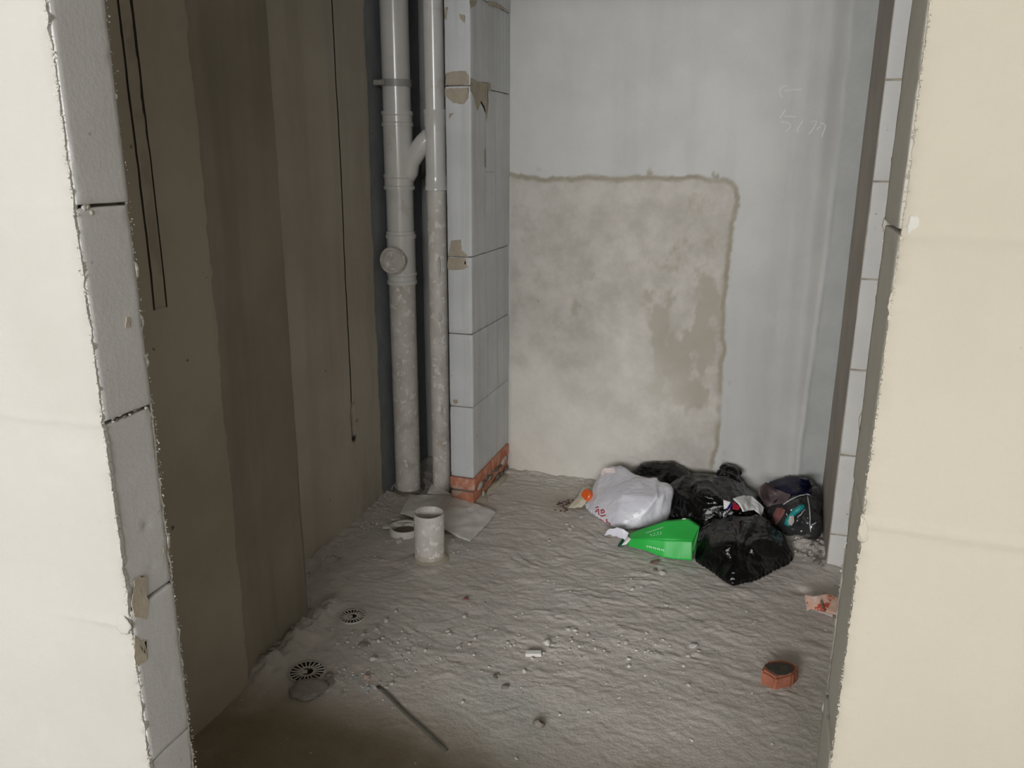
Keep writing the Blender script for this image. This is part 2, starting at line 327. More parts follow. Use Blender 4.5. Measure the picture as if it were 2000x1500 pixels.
def front_coat(name, xe, far, yf, th, mat, seed, jag, ridges, zlo=-1.3, zhi=.835, sgn=-1, nz=1500):
    """plaster coat on the face y=yf, ragged edge at xe, running to far; sgn -1 faces the hall, +1 faces the room"""
    zs_ = np.linspace(zlo, zhi, nz); e = np.zeros(nz)
    e = .0016*fbm(zs_*170, 0*zs_, 0, 4, seed, .7)+jag*fbm(zs_*22, 0*zs_+5, 0, 4, seed+1)
    e += .0035*ss(.45, .8, fbm(zs_*30, 0*zs_+9, 0, 2, seed+2))
    t = np.linspace(0, 1, 36)**1.9
    Xg = (xe+e*(1 if far < xe else -1))[:, None]+(far-(xe+e*(1 if far < xe else -1)))[:, None]*t[None]; Zg = np.repeat(zs_[:, None], len(t), 1)
    d = .0012*fbm(Xg*5, Zg*5, 0, 3, seed+3)+.0004*fbm(Xg*40, Zg*40, 0, 2, seed+4)
    for zr, am, ln in ridges: d = d+am*np.exp(-((Zg-zr-.006*fbm(Xg*6, 0*Xg, 0, 2, seed+6))/.007)**2)*ss(ln, ln*.3, np.abs(Xg-xe))
    d = d-.0045*ss(.008, 0, np.abs(Xg-xe))-.002*ss(.012, 0, np.abs(Xg-xe))*fbm(Xg*60, Zg*60, 0, 2, seed+7)
    Yg = yf+sgn*(th+d)
    return surf(name, np.stack([Xg, Yg, Zg], -1), (0, sgn, 0), (0, -sgn*th*.96, 0), mat, wf)
front_coat('plaster_coat', JX0, -3.5, FY0, .007, 'cream', 100, .002, [(-.369, .0016, 1.), (-.068, .0008, .2), (-.69, .0022, .16)])
front_coat('plaster_coat', JX1, 3.5, FY0, .007, 'cream2', 130, .0016, [(-.373, .0022, .5), (-.072, .0016, .25)])
front_coat('plaster_coat', JX0, -1.6, FY1, .004, 'fringe', 160, .0015, [], sgn=1)
front_coat('plaster_coat', JX1, .95, FY1+.028, .004, 'fringe', 190, .0012, [], sgn=1, nz=300)
# lumps squeezed out of the joints at the arris
def lump(name, P, sx, sy, sz, mat, parent, seed=0, sub=3):
    bm = bmesh.new(); bmesh.ops.create_icosphere(bm, subdivisions=sub, radius=1)
    for v in bm.verts:
        n = float(fbm(v.co.x*1.3+seed, v.co.y*1.3, v.co.z*1.3, 3, seed)); v.co = v.co*(1+.45*n); v.co = Vector(P)+Vector((v.co.x*sx, v.co.y*sy, v.co.z*sz))
    return from_bm(name, bm, mat, parent, True)
lump('mortar_lump', (JX1+.010, FY0-.004, -.062), .006, .003, .012, 'cream', wf, 1)
lump('mortar_lump', (JX1+.002, FY0-.004, -.380), .006, .003, .012, 'cream2', wf, 2)
lump('mortar_lump', (JX0-.012, FY0-.004, -.690), .016, .005, .018, 'cream', wf, 3)
for k in range(12): lump('mortar_lump', (JX0-.002, FY0+.012+.088*random.random(), -.366+random.uniform(-.006, .004)+.0), .003, .004*random.uniform(.4, 1.2), .0025, 'fringe' if k % 2 else 'mortar', wf, 10+k, 2)
for k in range(9): lump('mortar_lump', (JX0+.0005, FY0+.004+.022*random.random(), -.062+random.uniform(-.02, .022)), .002, .004, .004, 'fringe', wf, 30+k, 2)

def crumbs(x, y, z0, z1, n, seed, mat, sx):
    rd = random.Random(seed); bm = bmesh.new()
    for k in range(n):
        r_ = .0005+abs(rd.gauss(0, .0007)); c = Vector((x+sx*(abs(rd.gauss(0, .0010))-.0006), y+rd.gauss(0, .0022), rd.uniform(z0, z1)))
        if rd.random() < .35: c.z = z0+(z1-z0)*(.5+.5*math.sin(k*12.9898))
        v = [bm.verts.new(c+Vector((rd.gauss(0, 1), rd.gauss(0, 1), rd.gauss(0, 1))).normalized()*r_*rd.uniform(.7, 1.5)) for _ in range(5)]
        for f in ((0, 1, 2), (0, 1, 3), (0, 2, 3), (1, 2, 4), (1, 3, 4), (2, 3, 4)): bm.faces.new([v[i] for i in f])
    o = from_bm('plaster_crumbs', bm, mat, wf); o['kind'] = 'stuff'
crumbs(JX0, FY0-.003, -1.0, .25, 700, 71, 'fringe', 1); crumbs(JX0, FY1+.002, -1.1, .25, 600, 72, 'fringe', 1)
crumbs(JX1, FY0-.003, -.75, .2, 500, 73, 'cream2', -1); crumbs(JX1, FY1+.028, -.85, .2, 120, 74, 'fringe', -1)

# ---- left wall: near coat, bare band, corner, recess
wl = struct(empty('wall_left', (-1.4, 2, FLOOR)))
def side_wall(name, x, yarr, zarr, amp, seed, mat, cut=None, skirt=-.03, attrs=None, sgn=1, disp=None):
    Yg, Zg = np.meshgrid(yarr, zarr); Xg = x+0*Yg+sgn*(amp*fbm(Yg*3, Zg*2, 0, 4, seed)+.0006*fbm(Yg*50, Zg*30, 0, 2, seed+1))
    if disp is not None: Xg = Xg+disp(Yg, Zg)
    if cut is not None: Xg = np.where(cut(Yg, Zg), Xg-sgn*.03, Xg)
    at = {k: f(Yg, Zg) for k, f in (attrs or {}).items()}
    return surf(name, np.stack([Xg, Yg, Zg], -1), (sgn, 0, 0), (skirt*sgn, 0, 0), mat, wl if sgn > 0 else None, at)
def with_edges(a, b, step, edges, eps=.0003):
    v = list(np.arange(a, b, step))+[b]
    for e in edges: v += [e-eps, e, e+eps]
    return np.array(sorted(v))
# two saw cuts for a conduit chase stop at z=-.33 ; wobble handled by their own y range
g1 = (1.4275, 1.4335); g2 = (1.467, 1.4715)
zt = with_edges(-1.46, CEIL, .012, [-.327])
near_y = with_edges(.972, 1.60, .012, [*g1, *g2])
def cutn(Yg, Zg, e=-1e-5): return (Zg > -.327+e) & (((Yg > g1[0]+e) & (Yg < g1[1]-e)) | ((Yg > g2[0]+e) & (Yg < g2[1]-e)))
def near_coat():
    t = near_y; Yg, Zg = np.meshgrid(t, zt)
    e = .010*fbm(Zg*9, 0*Zg, 0, 4, 210)+.005*fbm(Zg*60, 0*Zg, 0, 3, 211)
    Yg = np.where(Yg > 1.5, 1.5+(Yg-1.5)*(1.628+e-1.5)/(1.6-1.5), Yg)
    wob = .004*fbm(Zg*5, 0*Zg, 0, 3, 215)
    cut = cutn(np.meshgrid(t, zt)[0], Zg, 1e-5); cutc = cutn(np.meshgrid(t, zt)[0], Zg)
    Yg = Yg+wob*np.exp(-((Yg-1.45)/.06)**2)
    Xg = -1.27+.004*fbm(Yg*3, Zg*2, 0, 4, 212)+.0008*fbm(Yg*50, Zg*30, 0, 2, 213)
    # the screed between the two cuts is rougher and a little sunk
    mid = ((Yg > 1.436) & (Yg < 1.466) & (Zg > -.327)); Xg = np.where(mid, Xg-.002+.0016*fbm(Yg*120, Zg*70, 0, 2, 214), Xg)
    Xg = np.where(cut, Xg-.022, Xg)
    Xg = Xg+.012*ss(-1.2, -1.42, Zg)*0
    return surf('plaster_coat', np.stack([Xg, Yg, Zg], -1), (1, 0, 0), (-.03, 0, 0), 'left', wl, {'cut': np.maximum(cutc*1., .22*mid*ss(-.2, .5, fbm(Yg*40, Zg*25, 0, 3, 216)))})
near_coat()
side_wall('render_band', -1.290, np.arange(1.58, 1.972, .012), np.arange(-1.46, CEIL, .014), .005, 220, 'leftband')
# corner return (faces the back of the room)
Xg, Zg = np.meshgrid(np.linspace(-1.52, -1.29, 16), np.arange(-1.46, CEIL, .02))
surf('corner_return', np.stack([Xg, 1.966+.003*fbm(Zg*6, Xg*6, 0, 3, 223), Zg], -1), (0, 1, 0), None, 'left', wl)
gr = (2.655, 2.6625); gz = -1.005
def cutr(Yg, Zg, e=1e-5): return (Yg > gr[0]+e) & (Yg < gr[1]-e) & (Zg > gz+e)
def grey(Yg, Zg): return ss(0, .012, Yg-(2.885+.012*fbm(Zg*5, 0*Zg, 0, 4, 230)+.004*fbm(Zg*40, 0*Zg, 0, 2, 231)))
def recd(Yg, Zg):
    r_ = -.004*grey(Yg, Zg)+.012*ss(-1.3, -1.42, Zg)*fbm(Yg*12, Zg*12, 0, 3, 233)
    # broken pocket at the foot of the cut
    k = np.exp(-(((Yg-2.662)/.007)**4+((Zg+.985)/.055)**4)); r_ = r_-.022*k
    k = np.exp(-(((Yg-2.675)/.018)**2+((Zg+1.062)/.012)**2)); r_ = r_-.012*k
    for yc, zc, sl in ((2.685, -.915, .16), (2.712, -.905, .16), (2.70, -.992, .14)):
        u = Zg-zc-sl*(Yg-yc); r_ = r_-.008*np.exp(-(u/.0035)**2)*np.exp(-((Yg-yc)/.011)**4)
    return r_
side_wall('render_recess', -1.49, with_edges(1.95, 3.40, .008, gr), with_edges(-1.47, CEIL, .0085, [gz]), .006, 225, 'left2', cutr, attrs={'grey': grey, 'cut': lambda a, b: np.maximum(cutr(a, b, -1e-5)*1., ss(-.003, -.007, recd(a, b)+.004*grey(a, b)-.012*ss(-1.3, -1.42, b)*fbm(a*12, b*12, 0, 3, 233)))}, disp=recd)  # groove and pocket shade goes into the colour by depth
box('wall_core', -1.75, -1.53, .93, 3.6, -1.6, CEIL, 'left', wl)

# ---- back wall with the rougher made-good patch, streaks and the narrow strip by the right corner
xs = np.arange(-1.55, .40, .006); zs = np.arange(-1.47, CEIL, .006)
zs = np.concatenate([zs[zs < .75], np.arange(.75, CEIL, .05)])
X, Z = np.meshgrid(xs, zs)
ed = .012*fbm(X*12, Z*12, 0, 4, 300)+.005*fbm(X*60, Z*60, 0, 3, 301)
rt = -.155+.012*np.sin(Z*5+.6)-.02*ss(-.1, -1.25, Z)
top = -.085+.018*fbm(X*5, 0*X, 0, 3, 302)
cx, cz, cr_ = rt-.07, top-.07, .07
dx = np.maximum(X-cx, 0); dz = np.maximum(Z-cz, 0)
sd = np.where((dx > 0) & (dz > 0), np.hypot(dx, dz)-cr_, np.maximum(X-rt, Z-top))+ed
inside = ss(.004, -.004, sd)*ss(-1.1, -1.07, X)
damp = ss(-.022, -.006, sd)*ss(.012, .0, sd)*ss(-.25, .25, fbm(X*6, Z*6, 0, 3, 303)+.35)
damp = np.maximum(damp, .6*inside*ss(.26, .44, fbm(X*5, Z*3.2, 0, 6, 305, .62)+.35*np.exp(-((X+.26)/.09)**2)-.10))
damp = np.maximum(damp, .9*ss(.30, .42, fbm(X*24, Z*9, 0, 4, 307))*np.exp(-((sd-.012)/.022)**2))
pale = inside*np.clip(ss(-.6, -1.1, Z+.25*fbm(X*4, Z*4, 0, 3, 309))*ss(-.25, -.75, X+.25*fbm(X*3, Z*3, 5, 3, 310)), 0, 1)  # brighter light low on the left, put into the patch colour
strp = ss(0, .01, X-(.185-.02*ss(-.2, -1.2, Z)+.006*fbm(Z*8, 0*Z, 0, 3, 311)))
xw = (X-.10+.03*Z)
Yb = 3.37-inside*(.004+.0035*fbm(X*9, Z*9, 0, 5, 312)+.0012*fbm(X*55, Z*55, 0, 3, 313))-.004*np.exp(-((sd-.004)/.008)**2)*fbm(X*16, Z*16, 0, 3, 314)
Yb = Yb-(1-inside)*(.004*fbm(X*2.5, Z*.8, 0, 3, 315)+.0006*fbm(X*45, Z*45, 0, 2, 316))
Yb = Yb-.022*np.exp(-((X-.120+.012*Z)/.04)**2)+.016*np.exp(-((X-.040+.012*Z)/.05)**2)   # formwork ripple
Yb = Yb-.006*strp-.006*np.exp(-((X-.188+.02*ss(-.2, -1.2, Z))/.006)**2)*ss(.1, -.2, Z)
wb = struct(surf('wall_back', np.stack([X, Yb, Z], -1), (0, -1, 0), (0, .12, 0), 'back', None, {'patch': inside, 'damp': damp, 'strip': strp, 'pale': pale}))
def stroke(name, pts, w, n, mat, parent, th=.0008):
    """a flat ribbon along pts, lying on a surface of normal n"""
    n = Vector(n); pts = [Vector(p) for p in pts]; bm = bmesh.new(); L_, R_, T_, U_ = [], [], [], []
    for i, p in enumerate(pts):
        t = (pts[min(i+1, len(pts)-1)]-pts[max(i-1, 0)]).normalized(); nn = n[i] if isinstance(n, list) else n; s_ = t.cross(nn).normalized()
        ww = w*(1 if 0 < i < len(pts)-1 else .55)
        L_.append(bm.verts.new(p-s_*ww/2+nn*th)); R_.append(bm.verts.new(p+s_*ww/2+nn*th)); T_.append(bm.verts.new(p-s_*ww/2)); U_.append(bm.verts.new(p+s_*ww/2))
    for i in range(len(pts)-1):
        bm.faces.new((L_[i], R_[i], R_[i+1], L_[i+1])); bm.faces.new((L_[i], L_[i+1], T_[i+1], T_[i])); bm.faces.new((R_[i+1], R_[i], U_[i], U_[i+1]))
    return from_bm(name, bm, mat, parent)
def Z6(x, y): return (1420+x/5, 80+y/5)
chalk = [[(590, 440), (560, 440), (530, 455), (514, 500), (520, 530), (545, 552)], [(555, 485), (600, 483), (650, 476), (735, 472)],
         [(570, 672), (540, 720), (515, 758)], [(555, 735), (610, 735), (680, 742)], [(524, 792), (570, 790), (610, 808), (622, 835), (605, 860), (566, 893)],
         [(742, 780), (715, 815), (693, 850), (684, 885), (700, 890)], [(822, 790), (860, 780), (878, 790), (850, 840), (822, 885), (794, 912)],
         [(878, 868), (895, 845), (915, 835)], [(905, 820), (930, 800), (950, 815), (962, 828), (955, 860), (935, 905), (924, 940)]]
wallbvh = BVHTree.FromObject(wb, bpy.context.evaluated_depsgraph_get())
def hit(bvh, x, y):
    d = ray(x, y).normalized(); h_ = bvh.ray_cast(Vector((0, 0, 0)), d); return h_
for st in chalk:
    P = []
    for a, b in zip(st, st[1:]):
        for k in range(4): P.append(hit(wallbvh, *Z6(a[0]+(b[0]-a[0])*k/4, a[1]+(b[1]-a[1])*k/4))[0])
    P.append(hit(wallbvh, *Z6(*st[-1]))[0])
    stroke('chalk_mark', P, .0042, (0, -1, 0), 'chalk', wb, .0012)

# ---- pipe shaft stub wall
ws = struct(empty('wall_shaft', (-1.14, 3.1, FLOOR)))
SX0, SX1, SY = -1.188, -1.090, 2.91
zz = [-1.268, -.967, -.670, -.371, .241, .545, .85, 1.15, CEIL]
for i, (a, b) in enumerate(zip(zz, zz[1:])):
    block('block', SX0, SX1+(0, .001, -.001, .0005, 0, .001, 0, 0)[i], SY, 3.375, a+.0016, b-.0016, 'aac_shaft', ws, .02, .0025, .004, 400+i, jit=.0008)
box('mortar_core', SX0+.006, SX1-.006, SY+.006, 3.37, -1.44, CEIL, 'mortar', ws)
for cz_ in (0, 1):
    z1 = -1.271-cz_*.060; off = (.0, .11)[cz_]; y = SY-(0, .0)[cz_]; k = 0
    while y < 3.37:
        ln = (.225 if k else (.225, .11)[cz_]); block('brick', SX0-.004+.003*cz_, SX1+.004-.006*cz_, y, min(y+ln, 3.375), z1-.052, z1, 'brick', ws, .02, .003, .006, 430+k+5*cz_); y += ln+.008; k += 1
for k in range(26):
    zc = -1.327+random.uniform(-.012, .006) if k % 2 else -1.392+random.uniform(-.02, .02)
    lump('mortar_lump', (SX1+.004, random.uniform(SY+.05, 3.33), zc), .006, random.uniform(.012, .035), random.uniform(.005, .016), 'mortar' if k % 3 else 'fringe', ws, 460+k, 2)
lump('mortar_foot', (-1.12, 2.985, -1.41), .062, .105, .035, 'smear', ws, 490)
lump('mortar_foot', (-1.088, 3.20, -1.41), .03, .13, .032, 'smear', ws, 493)
def blob_plate(name, pxs, fn, arg, n, th, mat, parent):
    P = [fn(x, y, arg) for x, y in pxs]; Q = []
    for i, p in enumerate(P):
        q = P[(i+1) % len(P)]; m_ = max(2, int((q-p).length/.004))
        for k in range(m_):
            r_ = p.lerp(q, k/m_); jj = .0034*float(fbm(r_.z*130+r_.x*110, r_.y*130, 0, 3, 7)); Q.append(r_+Vector((jj if abs(n[0]) < .5 else 0, jj if abs(n[1]) < .5 else 0, jj)))
    return plate(name, Q, n, th, mat, parent)
for q in ([(262, 1132), (272, 1126), (283, 1130), (286, 1165), (290, 1180), (285, 1208), (262, 1203), (256, 1186)], [(262, 1242), (284, 1253), (271, 1263), (288, 1284), (268, 1303), (263, 1298)], [(244, 622), (252, 620), (254, 636), (246, 640)], [(317, 1070), (322, 1068), (323, 1084), (318, 1086)]):
    blob_plate('mortar_smear', q, onX, JX0+.0012, (1, 0, 0), .0012, 'smear', wf)
fr = (0, -1, 0); rg = (1, 0, 0); YS, XS = SY-.0002, SX1+.0002
def Z4(x, y): return (600+x/3.3333, y/3.3333)
def Z5(x, y): return (600+x/3.3333, 400+y/3.3333)
blob_plate('mortar_smear', [Z4(*p) for p in [(905, 475), (960, 462), (1030, 465), (1052, 490), (1050, 548), (900, 556)]], onY, YS, fr, .0016, 'smear', ws)
blob_plate('mortar_smear', [Z4(*p) for p in [(898, 576), (1050, 570), (1048, 640), (1020, 680), (950, 665), (900, 620)]], onY, YS, fr, .0016, 'smear', ws)
blob_plate('mortar_smear', [Z4(*p) for p in [(1062, 500), (1100, 530), (1190, 540), (1195, 585), (1172, 600), (1180, 660), (1165, 800), (1150, 690), (1130, 660), (1105, 725), (1085, 640), (1062, 590)]], onX, XS, rg, .0014, 'smear', ws)
blob_plate('mortar_smear', [Z4(*p) for p in [(1055, 2), (1100, 0), (1098, 30), (1062, 48)]], onX, XS, rg, .0014, 'smear', ws)
blob_plate('mortar_smear', [Z4(*p) for p in [(1175, 5), (1225, 12), (1320, 75), (1230, 48), (1180, 35)]], onX, XS, rg, .0014, 'smear', ws)
blob_plate('mortar_smear', [Z4(*p) for p in [(925, 740), (960, 730), (925, 775)]], onY, YS, fr, .0012, 'smear', ws)
blob_plate('mortar_smear', [Z4(*p) for p in [(895, 50), (915, 45), (905, 130), (895, 120)]], onY, YS, fr, .0012, 'smear', ws)
blob_plate('mortar_smear', [Z4(*p) for p in [(990, 85), (1028, 100), (1025, 150), (995, 120)]], onY, YS, fr, .0012, 'smear', ws)
blob_plate('mortar_smear', [Z5(*p) for p in [(940, 230), (1000, 225), (1008, 290), (1040, 320), (1038, 335), (920, 335)]], onY, YS, fr, .0016, 'smear', ws)
blob_plate('mortar_smear', [Z5(*p) for p in [(918, 345), (1030, 345), (1025, 380), (1055, 405), (1000, 425), (915, 420)]], onY, YS, fr, .0016, 'smear', ws)
blob_plate('mortar_smear', [Z5(*p) for p in [(950, 1270), (975, 1268), (978, 1292), (962, 1298)]], onY, YS, fr, .0012, 'smear', ws)
blob_plate('mortar_smear', [Z4(*p) for p in [(1150, 980), (1162, 960), (1164, 1090), (1152, 1080)]], onX, XS, rg, .0012, 'smear', ws)
for a, b in (((1160, 720), (1160, 1120)), ((1222, 720), (1222, 1118)), ((1160, 1122), (1220, 1120)), ((1160, 1150), (1150, 1420)), ((1262, 900), (1265, 1180))):
    stroke('scored_line', [onX(*Z4(a[0]+(b[0]-a[0])*k/6, a[1]+(b[1]-a[1])*k/6), XS) for k in range(7)], .0026, rg, 'smear', ws, .0006)
for a, b in (((1175, 780), (1180, 1010)), ((1240, 1030), (1248, 1200)), ((1190, 1030), (1196, 1160))):
    stroke('scored_line', [onX(*Z5(a[0]+(b[0]-a[0])*k/6, a[1]+(b[1]-a[1])*k/6), XS) for k in range(7)], .0040, rg, 'smear', ws, .0006)

# ---- right wall: pale block end and the shaded return
wr = struct(empty('wall_right', (.4, 2.9, FLOOR)))
RX, RY = .268, 2.84
zz = [-1.45, -1.272, -.977, -.676, -.375, -.071, .227, .527, .827, 1.127, CEIL]
for i, (a, b) in enumerate(zip(zz, zz[1:])):
    block('block', RX+.003, RX+.30, RY, RY+.10, a+.0025, b-.0025, 'aac_pale', wr, .02, .003, .005, 500+i, jit=.001)
box('mortar_core', RX+.01, RX+.29, RY+.006, RY+.11, -1.45, CEIL, 'smear', wr)
Yg, Zg = np.meshgrid(np.arange(RY+.004, 3.40, .012), np.arange(-1.46, CEIL, .02))
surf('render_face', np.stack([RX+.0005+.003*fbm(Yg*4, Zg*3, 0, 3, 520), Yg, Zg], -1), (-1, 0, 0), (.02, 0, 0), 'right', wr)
box('wall_core', RX+.02, .9, RY+.1, 3.5, -1.6, CEIL, 'right', wr)
box('side_core', .56, .9, .99, RY+.1, -1.6, CEIL, 'left', wr)
struct(box('ceiling', -1.75, .9, .95, 3.6, CEIL, CEIL+.1, 'back'))

# ---- the hall the photograph is taken from
struct(box('floor_hall', -3.7, 3.7, -6.8, FY1+.002, HALLF-.3, HALLF, 'hallfloor'))
struct(box('ceiling_hall', -3.7, 3.7, -6.8, .97, CEIL, CEIL+.1, 'hall'))
struct(box('wall_hall_left', -3.6, -3.5, -6.7, .9, HALLF-.1, CEIL, 'hall'))
struct(box('wall_hall_right', 3.5, 3.6, -6.7, .9, HALLF-.1, CEIL, 'hall'))
wh = struct(empty('wall_hall_window', (0, HALL_Y, HALLF)))
for a in ((-3.6, WIN[0], HALLF-.1, CEIL), (WIN[1], 3.6, HALLF-.1, CEIL), (WIN[0], WIN[1], HALLF-.1, WIN[2]), (WIN[0], WIN[1], WIN[3], CEIL)):
    box('wall_panel', a[0], a[1], HALL_Y-.2, HALL_Y-.05, a[2], a[3], 'hall', wh)
wn = struct(empty('window_1', (0, HALL_Y-.1, WIN[2])))
for a in ((WIN[0], WIN[0]+.05, WIN[2], WIN[3]), (WIN[1]-.05, WIN[1], WIN[2], WIN[3]), (-.025, .025, WIN[2], WIN[3]), (WIN[0], WIN[1], WIN[2], WIN[2]+.05), (WIN[0], WIN[1], WIN[3]-.05, WIN[3])):
    box('frame_bar', a[0], a[1], HALL_Y-.16, HALL_Y-.10, a[2], a[3], 'white', wn)

# ================================================================== PIPES
def splash(name, cx_, cy_, r_, z0, z1, n, parent, seed):
    """drops and runs of mortar stuck to a pipe, facing the room"""
    rnd = random.Random(seed); bm = bmesh.new()
    for k in range(n):
        a = math.radians(rnd.uniform(200, 350)); z = z0+(z1-z0)*rnd.random()**1.6; c = Vector((cx_+r_*math.cos(a), cy_+r_*math.sin(a), z))
        t = Vector((-math.sin(a), math.cos(a), 0)); nn = Vector((math.cos(a), math.sin(a), 0)); w = rnd.uniform(.0015, .005); h_ = rnd.uniform(.002, .009)
        tt = rnd.uniform(-.6, .6); up = Vector((0, 0, 1))*math.cos(tt)+t*math.sin(tt); sd_ = nn.cross(up)
        base = [bm.verts.new(c+sd_*w*math.cos(j*math.pi/3)*rnd.uniform(.6, 1.2)+up*h_*math.sin(j*math.pi/3)*rnd.uniform(.6, 1.2)-nn*.0008) for j in range(6)]; tip = bm.verts.new(c+nn*rnd.uniform(.0008, .0022))
        for j in range(6): bm.faces.new((base[j], base[(j+1) % 6], tip))
    o = from_bm(name, bm, 'chip', parent, True); o['kind'] = 'stuff'; return o
c1 = Vector((-1.424, 3.0, 0)); R1 = .0535
p1 = tag(empty('drain_pipe', (c1.x, c1.y, FLOOR)), 'wide grey-white plastic drain pipe with branch and round inspection cap, left of the two', 'pipe')
def pipe(name, c, r_, z0, z1, mat, par): return lathe(name, [(r_-.003, z0), (r_, z0), (r_, z1), (r_-.003, z1)], (c.x, c.y, 0), mat, par)
pipe('pipe_length', c1, R1, .155, CEIL, 'pvc', p1)
pipe('pipe_length', c1, R1, -.30, -.10, 'pvc', p1)
pipe('pipe_length', c1, R1, -1.43, -.49, 'pvc_dirty', p1)
def socket(name, c, r_, z0, z1, mat, par, lip=.0035, rings=(0, 1)):
    pr = [(r_+.001, z0)]
    if 0 in rings: pr += [(r_+.004+lip, z0), (r_+.004+lip, z0+.012), (r_+.004, z0+.016)]
    else: pr += [(r_+.004, z0)]
    if 1 in rings: pr += [(r_+.004, z1-.016), (r_+.004+lip, z1-.012), (r_+.004+lip, z1)]
    else: pr += [(r_+.004, z1)]
    pr += [(r_+.001, z1)]; return lathe(name, pr, (c.x, c.y, 0), mat, par)
socket('socket', c1, R1, .105, .160, 'pvc', p1)
br = pipe('branch_body', c1, R1+.003, -.075, .108, 'pvc', p1)
socket('socket', c1, R1, -.130, -.072, 'pvc', p1)
arm = [Vector((c1.x+.02, 3.0, -.095)), Vector((c1.x+.045, 3.0, -.060)), Vector((-1.372, 3.0, -.025)), Vector((-1.345, 3.0, .012)), Vector((-1.318, 3.004, .046)), Vector((-1.300, 3.012, .064)), Vector((-1.278, 3.022, .080))]
tube('branch_arm', arm, .036, 'pvc', p1, 24)
socket('socket', c1, R1, -.318, -.290, 'pvc', p1, rings=(0,))
pipe('inspection_tee', c1, R1+.003, -.46, -.29, 'pvc', p1)
socket('socket', c1, R1, -.500, -.452, 'pvc', p1, rings=(0, 1))
cap = lathe('inspection_cap', [(.040, -.02), (.040, .022), (.050, .022), (.0535, .026), (.0535, .043), (.050, .048), (.040, .048), (.037, .036), (.012, .034), (.010, .036), (.0, .036)], (c1.x+.003, c1.y-R1-.012+.02, -.400), 'pvc_dirty', p1, axis=(-.10, -1, .05), n=44, caps=False)
for k in range(12):
    a = 2*math.pi*k/12; q = Vector((-.10, -1, .05)).normalized(); rot = Vector((0, 0, 1)).rotation_difference(q).to_matrix()
    lump('grip', Vector((c1.x+.003, c1.y-R1+.008, -.400))+rot @ Vector((.053*math.cos(a), .053*math.sin(a), .034)), .004, .006, .004, 'pvc_dirty', cap, 600+k, 1)
cl = lathe('clamp', [(R1+.001, .248), (R1+.005, .248), (R1+.005, .274), (R1+.001, .274)], (c1.x, c1.y, 0), 'steel', p1)
tube('clamp_rod', [(-1.484, 3.00-.02, .262), (c1.x-R1-.0, 2.975, .262)], .0045, 'steel', cl, 10)
box('clamp_lug', c1.x-R1-.012, c1.x-.018, c1.y-R1-.010, c1.y-R1+.004, .252, .270, 'steel', cl, .002)
lathe('clamp_bolt', [(.005, 0), (.005, .005), (.003, .007)], (c1.x-.035, c1.y-R1-.010, .261), 'metal', cl, axis=(0, -1, 0), n=8)
lathe('floor_sleeve', [(R1+.003, -1.44), (R1+.014, -1.44), (R1+.014, -1.385), (R1+.010, -1.383), (R1+.006, -1.388), (R1+.004, -1.44)], (c1.x, c1.y, 0), 'ringdirt', p1, caps=False)
splash('mortar_splash', c1.x, c1.y, R1, -1.37, -.52, 120, p1, 5)
c2 = Vector((-1.2675, 3.0, 0)); R2 = .0375
p2 = tag(empty('vent_pipe', (c2.x, c2.y, FLOOR)), 'narrower grey-white plastic pipe standing against the block pier, right of the two', 'pipe')
pipe('pipe_length', c2, R2, .155, CEIL, 'pvc', p2); pipe('pipe_length', c2, R2+.002, -.09, .12, 'pvc', p2); pipe('pipe_length', c2, R2, -1.43, -.125, 'pvc_dirty', p2)
socket('socket', c2, R2, .105, .165, 'pvc', p2, .0025, (1,)); socket('socket', c2, R2, -.130, -.078, 'pvc', p2, .0025, (0,))
splash('mortar_splash', c2.x, c2.y, R2, -1.36, -.40, 120, p2, 6)
for z, h_ in ((-.42, .05), (-.62, .02), (-.83, .03), (-1.02, .03)):
    lump('mortar_run', (c2.x+.018, c2.y-R2+.006, z), .008, .004, h_, 'chip', p2, int(-z*100), 2)

# ---- stub pipe standing in the floor, ring collar, broken bits, sheet
sc = Vector((-1.088, 2.452, 0))
ps = tag(empty('stub_pipe', (sc.x, sc.y, FLOOR)), 'short mortar-splashed white pipe stub standing open in the floor', 'pipe')
lathe('pipe_wall', [(.0495, -1.44), (.0535, -1.44), (.0535, -1.222), (.0520, -1.2185), (.0500, -1.222), (.0495, -1.44)], (sc.x, sc.y, 0), 'pvc_dirty', ps, caps=False, n=48)
lathe('grey_fill', [(.0, -1.262), (.049, -1.262), (.0493, -1.30)], (sc.x, sc.y, 0), 'ringdirt', ps, caps=False)
lathe('mortar_collar', [(.053, -1.385), (.062, -1.393), (.075, -1.402), (.085, -1.42)], (sc.x, sc.y, 0), 'smear', ps, caps=False)
splash('mortar_splash', sc.x, sc.y, .0535, -1.39, -1.23, 70, ps, 8)
rc = Vector((-1.262, 2.615, 0)); rz = fz(rc.x, rc.y)
rgc = tag(empty('pipe_collar', (rc.x, rc.y, rz)), 'white plastic collar ring around a grey-filled hole behind the pipe stub', 'pipe collar')
lathe('ring', [(.050, rz-.02), (.058, rz-.02), (.059, rz+.022), (.057, rz+.026), (.051, rz+.025), (.050, rz-.02)], (rc.x, rc.y, 0), 'ringwhite', rgc, caps=False, n=44)
lathe('fill', [(.0, rz+.006), (.049, rz+.004), (.050, rz-.01)], (rc.x, rc.y, 0), 'ringdirt', rgc, caps=False)
plate('broken_edge', [(rc.x-.055, rc.y+.01, rz+.022), (rc.x-.01, rc.y+.035, rz+.02), (rc.x+.012, rc.y+.034, rz+.022), (rc.x-.028, rc.y+.005, rz+.018)], (0, 0, 1), .004, 'ringwhite', rgc)
